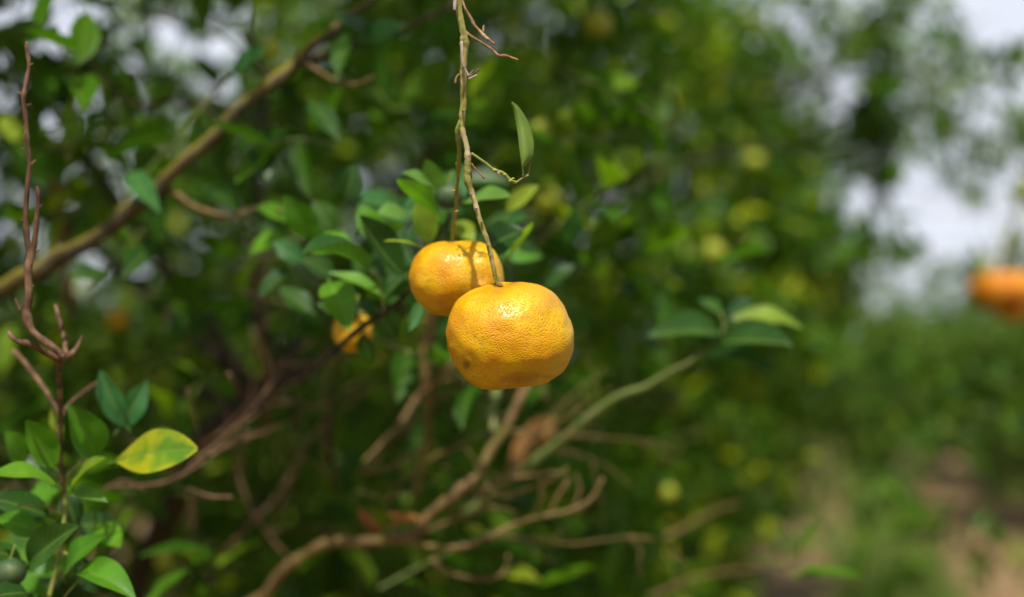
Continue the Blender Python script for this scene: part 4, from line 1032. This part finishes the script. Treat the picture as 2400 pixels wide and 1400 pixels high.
# bottom-left cluster
b = empty('leafy_shoot', P(140, 1300, 0.88), 'bright leafy shoot in the lower left corner with one mottled yellow leaf', 'shoot')
sub(b, 'stem', [(90, 1480, .86), (120, 1380, .87), (140, 1290, .87), (152, 1200, .88), (155, 1120, .88), (205, 1070, .88), (240, 1010, .9)], [R(12, .87), R(5, .88)], M_STALK, 8, nodes=[(.4, .3)])
sub(b, 'stem', [(150, 1210, .88), (100, 1185, .86), (40, 1185, .85)], [R(8, .87), R(4, .86)], M_STALK, 7)
sub(b, 'stem', [(140, 1290, .87), (200, 1330, .86), (150, 1400, .85)], [R(7, .87), R(4, .86)], M_STALK, 7)
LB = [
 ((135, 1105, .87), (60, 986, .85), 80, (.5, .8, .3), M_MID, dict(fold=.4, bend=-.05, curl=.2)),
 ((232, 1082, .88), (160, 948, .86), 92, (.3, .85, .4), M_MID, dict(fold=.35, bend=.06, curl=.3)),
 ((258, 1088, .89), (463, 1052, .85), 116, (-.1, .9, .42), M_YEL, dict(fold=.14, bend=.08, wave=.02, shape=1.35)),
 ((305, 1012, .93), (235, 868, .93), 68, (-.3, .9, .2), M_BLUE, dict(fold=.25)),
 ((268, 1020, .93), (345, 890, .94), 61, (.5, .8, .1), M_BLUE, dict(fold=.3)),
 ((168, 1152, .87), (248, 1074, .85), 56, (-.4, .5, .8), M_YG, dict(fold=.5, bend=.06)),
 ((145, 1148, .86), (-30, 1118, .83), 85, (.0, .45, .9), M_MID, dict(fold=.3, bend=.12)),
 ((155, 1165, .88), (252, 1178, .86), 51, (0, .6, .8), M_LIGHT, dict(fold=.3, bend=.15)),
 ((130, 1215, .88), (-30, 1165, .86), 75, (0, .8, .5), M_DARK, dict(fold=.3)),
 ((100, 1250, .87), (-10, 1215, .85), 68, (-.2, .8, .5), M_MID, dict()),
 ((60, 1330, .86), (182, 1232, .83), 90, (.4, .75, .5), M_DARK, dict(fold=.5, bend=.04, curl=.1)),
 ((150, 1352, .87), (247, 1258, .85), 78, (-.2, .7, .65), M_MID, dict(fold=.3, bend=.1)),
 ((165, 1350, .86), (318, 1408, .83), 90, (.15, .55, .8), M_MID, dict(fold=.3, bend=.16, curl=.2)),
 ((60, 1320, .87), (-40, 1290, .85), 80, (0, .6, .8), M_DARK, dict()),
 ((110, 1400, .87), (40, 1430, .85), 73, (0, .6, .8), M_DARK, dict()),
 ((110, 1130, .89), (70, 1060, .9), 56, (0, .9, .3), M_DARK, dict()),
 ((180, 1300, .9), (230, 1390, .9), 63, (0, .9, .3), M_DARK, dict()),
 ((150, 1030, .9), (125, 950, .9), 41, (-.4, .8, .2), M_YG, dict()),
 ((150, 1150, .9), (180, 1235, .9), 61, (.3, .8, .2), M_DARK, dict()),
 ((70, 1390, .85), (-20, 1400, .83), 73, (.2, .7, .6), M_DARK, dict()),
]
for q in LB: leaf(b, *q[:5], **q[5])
for i in range(16):
    x, y = rgl.uniform(-20, 230), rgl.uniform(1080, 1400)
    a = rgl.uniform(0, 6.28); ln = rgl.uniform(95, 130); dd = rgl.uniform(.92, 1.0)
    leaf(b, (x, y, dd), (x + ln * math.cos(a), y + ln * math.sin(a) * .8, dd + rgl.uniform(-.03, .03)), rgl.uniform(56, 74), (rgl.uniform(-.5, .5), .7, rgl.uniform(.2, .9)), rgl.choice((M_DARK, M_MID, M_MID)), nx=8, fold=rgl.uniform(.15, .5), bend=rgl.uniform(-.05, .1))
b2 = empty('leafy_shoot', P(40, 330, 1.3), 'dim green leaf hanging behind the upright russet twig at the left', 'shoot')
sub(b2, 'stem', [(-30, 250, 1.3), (0, 270, 1.3), (25, 295, 1.3)], [R(6, 1.3), R(4, 1.3)], M_GREENSTEM, 6)
leaf(b2, (25, 290, 1.3), (118, 440, 1.3), 74, (-.2, .9, .2), M_MID, fold=.2)
leaf(b2, (0, 272, 1.3), (60, 350, 1.25), 46, (.2, .9, .2), M_YG, fold=.3)

# upright russet dead twig, left
b = empty('dead_twig', P(150, 1150, 0.83), 'upright reddish brown dead twig with knots at the left edge', 'twig')
D = .815
def tp(l, D=D): return [(x, y, D) for x, y in l]
o = sub(b, 'stem', tp([(63, 97), (63, 120), (68, 152), (60, 200), (55, 235), (62, 290), (63, 330), (70, 383), (64, 440), (60, 500), (62, 545), (68, 590), (66, 640), (68, 690), (62, 728), (72, 770), (98, 795), (135, 822), (150, 838)]),
    [R(4.92, D), R(7.38, D), R(7.38, D), R(8.2, D), R(9.02, D), R(9.02, D), R(9.84, D), R(10.66, D), R(10.66, D), R(12.3, D), R(13.12, D), R(13.12, D), R(16.4, D), R(16.4, D), R(18.04, D), R(18.04, D), R(18.04, D), R(18.04, D), R(18.04, D)], M_RUST, 10, rough=.2,
    nodes=[(.03, .5), (.085, .35), (.145, .3), (.2, .4), (.26, .35), (.32, .4), (.42, .3), (.55, .35), (.66, .3), (.8, .3)])
sub(b, 'side_twig', tp([(87, 438), (89, 462), (86, 500), (83, 545), (77, 590), (70, 625)]), [R(7.38, D), R(10.66, D), R(9.84, D), R(11.48, D), R(11.48, D), R(13.12, D)], M_RUST, 9, nodes=[(.12, .35), (.5, .3), (.7, .3)], rough=.2)
sub(b, 'side_twig', [(18, 778, .82), (40, 800, .82), (75, 808, .82), (105, 825, .825), (138, 842, .83)], [R(8.2, D), R(13.12, D), R(14.76, D), R(16.4, D), R(18.04, D)], M_RUST, 9, nodes=[(.1, .4), (.4, .3)], rough=.2)
sub(b, 'side_twig', [(193, 788, .86), (180, 815, .85), (165, 832, .84), (145, 842, .83)], [R(4.92, D), R(11.48, D), R(14.76, D), R(16.4, D)], M_RUST, 8)
sub(b, 'side_twig', [(130, 715, .88), (140, 750, .87), (150, 790, .86), (155, 830, .84)], [R(8.2, D), R(13.12, D)], M_RUST, 8, nodes=[(.3, .3)])
sub(b, 'side_twig', [(48, 730, .82), (40, 712, .82), (36, 700, .82)], [R(8.2, D), R(4.1, D)], M_RUST, 7)
sub(b, 'stem', [(140, 838, .83), (138, 880, .84), (142, 960, .86), (140, 1050, .87), (150, 1150, .88), (150, 1240, .89)], [R(18.04, D), R(13.94, D), R(13.12, D), R(12.3, D), R(12.3, D), R(11.48, D)], M_RUST, 9)
sub(b, 'side_twig', [(30, 820, .92), (70, 865, .92), (110, 920, .9), (140, 970, .88)], [R(14.76, D), R(10.66, D)], M_RUST, 8)
sub(b, 'side_twig', [(240, 890, .95), (195, 920, .93), (160, 950, .9), (142, 985, .87)], [R(9.84, D), R(8.2, D)], M_RUST, 8)
for (x, y, dx, dy) in ((48, 219, -10, -4), (66, 247, 9, -3), (55, 350, -9, 3), (76, 383, 9, -8), (58, 300, 7, -6), (52, 517, -9, 0), (94, 485, 6, -6), (72, 152, 7, -3), (86, 590, 7, -5), (60, 626, -8, -2), (74, 672, 7, -3)):
    sub(b, 'bud', [(x - dx * .3, y - dy * .3, D), (x + dx * .3, y + dy * .3, D), (x + dx * .8, y + dy, D)], [R(5.74, D), R(2.46, D)], M_RUST, 6, sub=2)

# ================================================================== THE SUBJECT
# hanging twig
b = empty('fruiting_twig', P(1070, -60, .772), 'sharp knobbly twig hanging from the top edge down to the pair of ripe fruits', 'twig')
S = .776
sub(b, 'stem', [(1066, -90, .775), (1070, -30, .775), (1074, 10, .775), (1079, 45, .775), (1087, 80, .775), (1088, 105, .775), (1086, 150, .775), (1086, 200, .775), (1087, 240, .776), (1083, 280, .777), (1084, 305, .777), (1094, 340, .777), (1097, 372, .777), (1096, 395, .777), (1096, 425, .777), (1108, 460, .778), (1118, 492, .778), (1128, 528, .778), (1141, 562, .778), (1150, 595, .778), (1156, 625, .779), (1163, 652, .780), (1168, 668, .781)],
    [R(v, S) for v in (15, 15, 15, 16, 17, 19, 16, 15.5, 15, 14, 12, 13, 15, 15.5, 16, 13, 11.5, 11.5, 11, 11, 10.5, 10, 12)], M_TWIG, 14, rough=.32, sub=6, jit=.25,
    nodes=[(.205, .3), (.225, .22), (.40, .12), (.455, .14), (.53, .22), (.60, .22), (.64, .2), (.72, .12), (.80, .14), (.86, .12), (.94, .12)])
sub(b, 'second_stalk', [(1082, 272, .777), (1076, 292, .777), (1072, 308, .778), (1073, 325, .780), (1076, 350, .785), (1075, 380, .79), (1074, 410, .797), (1070, 445, .803), (1070, 470, .810), (1067, 500, .818), (1063, 530, .826), (1061, 562, .832)],
    [R(v, S) for v in (8, 10, 12, 10, 9.5, 10.5, 9.5, 9.5, 9, 9, 9, 9)], M_STALK, 12, rough=.3, sub=5, nodes=[(.27, .3), (.5, .35), (.68, .2), (.83, .22), (.95, .3)])
sub(b, 'dead_twig', tp([(1080, -6), (1090, 20), (1103, 42), (1112, 60), (1125, 74), (1134, 84), (1143, 92), (1151, 97), (1158, 104)], .775), [R(v, S) for v in (5, 6.5, 7, 7, 7.5, 7, 6.5, 5, 5)], M_DEAD, 10, rough=.2, nodes=[(.3, .3), (.62, .4), (.75, .5), (.97, .4)])
sub(b, 'dead_twig', tp([(1093, 76), (1102, 84), (1125, 98), (1150, 114), (1168, 130), (1180, 131), (1190, 132), (1214, 141)], .775), [R(v, S) for v in (7, 6.5, 6, 6.2, 6.5, 6, 5.5, 3.5)], M_DEAD, 10, rough=.18, nodes=[(.1, .25), (.7, .45), (.78, .4), (.97, .5)])
sub(b, 'dead_twig', tp([(1067, -30), (1067, 0), (1066, 14), (1066, 24)], .768), [R(v, S) for v in (9, 9, 9, 7)], M_DEADG, 10, rough=.2)
sub(b, 'dead_twig', tp([(1082, 98), (1083, 125), (1085, 150), (1089, 162), (1095, 172), (1099, 180)], .768), [R(v, S) for v in (7, 7.5, 7.5, 6, 5.5, 5.5)], M_DEADG, 10, rough=.2, nodes=[(.5, .3)])
sub(b, 'spur', tp([(1099, 179), (1104, 172), (1110, 166)], .767), [R(6, S), R(5, S)], M_DARKTIP, 8, sub=3)
sub(b, 'spur', tp([(1100, 180), (1112, 172), (1124, 162)], .767), [R(5, S), R(4.5, S)], M_DARKTIP, 8, sub=3)
sub(b, 'spur', tp([(1098, 186), (1108, 181), (1118, 176)], .766), [R(5, S), R(4, S)], M_DEADG, 8, sub=3)
sub(b, 'spur', tp([(1084, 148), (1083, 156), (1082, 162)], .766), [R(5, S), R(4, S)], M_DARKTIP, 8, sub=3)
sub(b, 'spur', tp([(1077, 175), (1070, 182), (1067, 195)], .774), [R(7, S), R(6, S)], M_DEAD, 8, sub=3)
sub(b, 'spur', tp([(1133, 75), (1133, 66), (1134, 60)], .775), [R(5, S), R(4, S)], M_DEAD, 8, sub=3)
sub(b, 'spur', tp([(1105, 384), (1113, 395), (1124, 406), (1135, 418)], .775), [R(v, S) for v in (5.5, 4.5, 4, 4.5)], M_DEAD, 8, sub=3, nodes=[(.97, .4)])
sub(b, 'spur', tp([(1104, 396), (1106, 420), (1104, 432)], .779), [R(4, S), R(3, S)], M_DEAD, 8, sub=3)
sub(b, 'side_twig', tp([(1105, 360), (1120, 370), (1140, 384), (1155, 397), (1168, 402), (1182, 408), (1193, 419), (1204, 427), (1214, 427)], .774), [R(v, S) for v in (7, 6.5, 6.5, 7.5, 7.5, 6.5, 6.5, 7, 5)], M_STALK, 10, rough=.18, nodes=[(.42, .3), (.58, .3), (.66, .3), (.9, .3)])
sub(b, 'side_twig', tp([(1210, 428), (1218, 422), (1228, 416), (1238, 411)], .774), [R(4.5, S), R(4.5, S), R(4.5, S), R(5, S)], M_STALK, 8, nodes=[(.7, .4), (.97, .5)])
sub(b, 'leaf_stalk', tp([(1226, 414), (1226, 404), (1224, 392)], .773), [R(5, S), R(4, S), R(4, S)], M_STALK, 8)
sub(b, 'leaf_stalk', tp([(1238, 411), (1239, 402), (1241, 390), (1244, 376)], .776), [R(4.5, S), R(3.5, S), R(3, S), R(2.5, S)], M_STALK, 8)
# the folded leaf, built to its outline with a thin edge and a rounded back
def half_leaf():
    left = [(1198, 239), (1201, 252), (1206, 272), (1211, 296), (1214, 318), (1217, 345), (1220, 370), (1223, 392)]
    right = [(1198.5, 239), (1211, 247), (1225, 265), (1238, 290), (1247, 318), (1250, 345), (1246, 372), (1226, 394)]
    V = []; F = []; UV = []
    n = 33; c = 9
    for i in range(n):
        t = i / (n - 1) * 7; k = min(6, int(t)); f = t - k
        def cm(a):
            q = [a[max(0, k - 1)], a[k], a[k + 1], a[min(7, k + 2)]]
            return [0.5 * ((2 * q[1][m]) + (q[2][m] - q[0][m]) * f + (2 * q[0][m] - 5 * q[1][m] + 4 * q[2][m] - q[3][m]) * f * f + (q[1][m] * 3 - q[0][m] - 3 * q[2][m] + q[3][m]) * f ** 3) for m in (0, 1)]
        a, b_ = cm(left), cm(right)
        for j in range(c):
            s = j / (c - 1)
            x = a[0] + (b_[0] - a[0]) * s; y = a[1] + (b_[1] - a[1]) * s
            V.append(tuple(P(x, y, .773 - .003 * math.sin(math.pi * s) + .004 * s + .003 * math.sin(i / 6)))); UV.append((1 - i / (n - 1), 0.5 + 0.45 * (1 - s)))
    for i in range(n - 1):
        for j in range(c - 1):
            F.append((i * c + j, i * c + j + 1, (i + 1) * c + j + 1, (i + 1) * c + j))
    N1 = len(V)
    # the other half of the blade lies close behind it
    for i in range(n):
        for j in range(c):
            s = j / (c - 1); v = Vector(V[i * c + j])
            e = Vector(V[i * c + c - 1]); a0 = Vector(V[i * c])
            p = e.lerp(a0, s * 0.55) + FWD * (0.004 + 0.008 * s)
            V.append(tuple(e if j == 0 else p)); UV.append((1 - i / (n - 1), 0.5 - 0.45 * s))
    for i in range(n - 1):
        for j in range(c - 1):
            F.append((N1 + i * c + j, N1 + (i + 1) * c + j, N1 + (i + 1) * c + j + 1, N1 + i * c + j + 1))
    o = link('leaf', mesh_np('leaf', V, F, M_TWIGLEAF, UV), b)
    rim = [P(x + .5, y, .7765) for x, y in right]
    tube('leaf_margin', rim, [R(1.6, S)] * 8, M_YG, b, 6, 4, 0)
half_leaf()
for (x, y, r) in ((1087, 259, 6), (1160, 399, 6), (1183, 409, 5), (1196, 424, 5), (1169, 404, 4), (1064, 447, 5), (1071, 495, 5), (1079, 320, 4), (1118, 488, 5), (1130, 520, 4), (1106, 455, 4), (1145, 575, 5), (1160, 652, 5), (1078, 385, 5), (1072, 383, 5)):
    dd = .772 if y < 440 and x > 1080 else (.80 if x < 1080 else .7745)
    sub(b, 'bud', [(x - r * .5, y + 1, dd + .002), (x, y, dd), (x + r * .5, y - 1, dd)], [R(r, S), R(r * .9, S), R(r * .5, S)], M_BUD if x > 1140 and y < 430 or x < 1072 else M_TWIG, 7, sub=2)
sub(b, 'bract', tp([(1168, 404), (1170, 412), (1174, 415)], .772), [R(5, S), R(3, S)], M_DEAD, 7, sub=2)
sub(b, 'bract', tp([(1196, 424), (1202, 418), (1206, 419)], .772), [R(4, S), R(2, S)], M_BUD, 7, sub=2)

# the small ripe fruit behind
DS = .838; cs = (640 + 1038 * CZ, 360 + 700 * CZ); s_ = K * DS
out_s = crop([(810, 580), (840, 550), (885, 515), (940, 500), (1000, 497), (1030, 499), (1080, 490), (1120, 492), (1160, 498), (1215, 520), (1265, 570), (1295, 630), (1307, 700), (1300, 780), (1260, 850), (1190, 893), (1100, 908), (1000, 913), (920, 906), (860, 880), (810, 830), (780, 760), (767, 690), (780, 630)])
def loc(px, py, c, s): return ((px - c[0]) * s, -(py - c[1]) * s)
def lc(x, y, c, s): return loc(640 + x * CZ, 360 + y * CZ, c, s)
gs = [([lc(1075, 490, cs, s_), lc(1110, 520, cs, s_), lc(1140, 570, cs, s_), lc(1158, 640, cs, s_), lc(1180, 720, cs, s_)], .0035, .0028)]
def mark(x, y, c, s, yy, *rest):
    a, z = lc(x, y, c, s); return ((a, yy, z), *rest)
M_PEEL_S = peel_material('peel_small', [
    mark(1185, 725, cs, s_, -.022, .0016, (.30, .14, .01), .8, .8, (1.2, 0.3)),
    mark(1165, 533, cs, s_, -.02, .0014, (.32, .16, .01), .8, .7, (1.8, 0)),
    mark(1110, 740, cs, s_, -.024, .0045, (.45, .30, .01), .9, .5, (2, 1)),
    mark(890, 735, cs, s_, -.025, .0015, (.32, .15, .01), .8, .6, (2, .2)),
    mark(1040, 640, cs, s_, -.027, .0012, (.38, .18, .01), .8, .6, (1, 0))], pore=980)
b = empty('mandarin', P(cs[0], cs[1], DS), 'smaller ripe orange fruit with a crease, hanging just behind the big one', 'fruit')
o = link('peel', fruit_mesh('peel', smooth_outline(out_s, cs, s_), .0275, M_PEEL_S, lump=.0011, grooves=gs, dents=[(*lc(1030, 497, cs, s_), .004, .0015)], nu=180, nv=130, seed=3), b); o.matrix_parent_inverse = Matrix.Identity(4)
PT = Matrix.Rotation(-PITCH * 0, 4, 'X')
a, z = lc(1020, 500, cs, s_); cy = link('calyx', calyx_mesh(.0022, 1), b); cy.matrix_parent_inverse = Matrix.Identity(4); cy.location = (a, -.006, z - .0002)

# the big ripe fruit
DB = .785; cb = (640 + 1342 * CZ, 360 + 1030 * CZ); s_ = K * DB
out_b = crop([(1180, 755), (1225, 740), (1270, 733), (1310, 727), (1350, 725), (1400, 727), (1450, 735), (1500, 748), (1540, 765), (1580, 790), (1610, 818), (1640, 855), (1662, 895), (1685, 960), (1700, 1010), (1703, 1060), (1695, 1120), (1675, 1175), (1650, 1212), (1620, 1243), (1590, 1268), (1555, 1292), (1530, 1303), (1490, 1312), (1450, 1320), (1390, 1324), (1350, 1326), (1310, 1334), (1270, 1338), (1230, 1335), (1190, 1326), (1150, 1308), (1110, 1285), (1075, 1253), (1050, 1220), (1025, 1180), (1005, 1140), (990, 1095), (982, 1050), (980, 1010), (984, 970), (992, 930), (1005, 895), (1025, 860), (1050, 832), (1080, 806), (1110, 785), (1145, 768)])
gb = [([lc(1560, 1300, cb, s_), lc(1480, 1282, cb, s_), lc(1400, 1275, cb, s_), lc(1330, 1288, cb, s_)], .0030, .0024),
      ([lc(1010, 1080, cb, s_), lc(1045, 1160, cb, s_), lc(1100, 1230, cb, s_)], .004, .0010),
      ([lc(1270, 735, cb, s_), lc(1200, 790, cb, s_), lc(1150, 850, cb, s_)], .005, .0009),
      ([lc(1290, 735, cb, s_), lc(1330, 800, cb, s_), lc(1340, 850, cb, s_)], .004, .0007)]
M_PEEL_B = peel_material('peel_big', [
    mark(1097, 1203, cb, s_, -.024, .0024, (.035, .028, .012), .85, .95, (.75, -.3)),
    mark(1092, 1195, cb, s_, -.024, .0052, (.30, .17, .012), .9, .55, (1, 0)),
    mark(1585, 820, cb, s_, -.018, .0060, (.50, .235, .015), .55, .75, (2.6, -.75 + 1.5)),
    mark(1480, 785, cb, s_, -.022, .0042, (.58, .29, .01), .6, .5, (2.4, .2)),
    mark(1555, 1160, cb, s_, -.028, .0030, (.60, .18, .0), .6, .7, (1, .3)),
    mark(1440, 945, cb, s_, -.033, .0020, (.45, .20, .012), .9, .7, (2.4, .1)),
    mark(1150, 1045, cb, s_, -.03, .0012, (.30, .12, .01), .9, .8, (.8, .2)),
    mark(1275, 785, cb, s_, -.024, .0026, (.48, .16, .02), .8, .6, (1.8, .5)),
    mark(1160, 855, cb, s_, -.026, .0016, (.36, .16, .02), .9, .6, (.5, .2)),
    mark(1345, 740, cb, s_, -.012, .0016, (.32, .12, .02), .9, .7, (2, 0)),
    mark(1250, 1165, cb, s_, -.03, .0030, (.56, .18, .0), .9, .4, (1.5, .2)),
    mark(1420, 1278, cb, s_, -.024, .0024, (.14, .08, .012), .9, .75, (4.5, .02)),  # dark streak along the bottom groove
    mark(1560, 1200, cb, s_, -.024, .0075, (.46, .33, .02), .9, .45, (2.0, .5))], pore=980)
b = empty('mandarin', P(cb[0], cb[1], DB), 'large sharp ripe orange-yellow fruit with pitted peel and a dark spot, hanging in front', 'fruit')
o = link('peel', fruit_mesh('peel', smooth_outline(out_b, cb, s_), .0335, M_PEEL_B, lump=.0012, grooves=gb,
    dents=[(*lc(1290, 735, cb, s_), .005, .0012), (*lc(1097, 1203, cb, s_), .0016, .0006)], nu=220, nv=160, seed=9), b); o.matrix_parent_inverse = Matrix.Identity(4)
a, z = lc(1272, 738, cb, s_); cy = link('calyx', calyx_mesh(.0030, 2), b); cy.matrix_parent_inverse = Matrix.Identity(4); cy.location = (a, -.004, z - .0004)
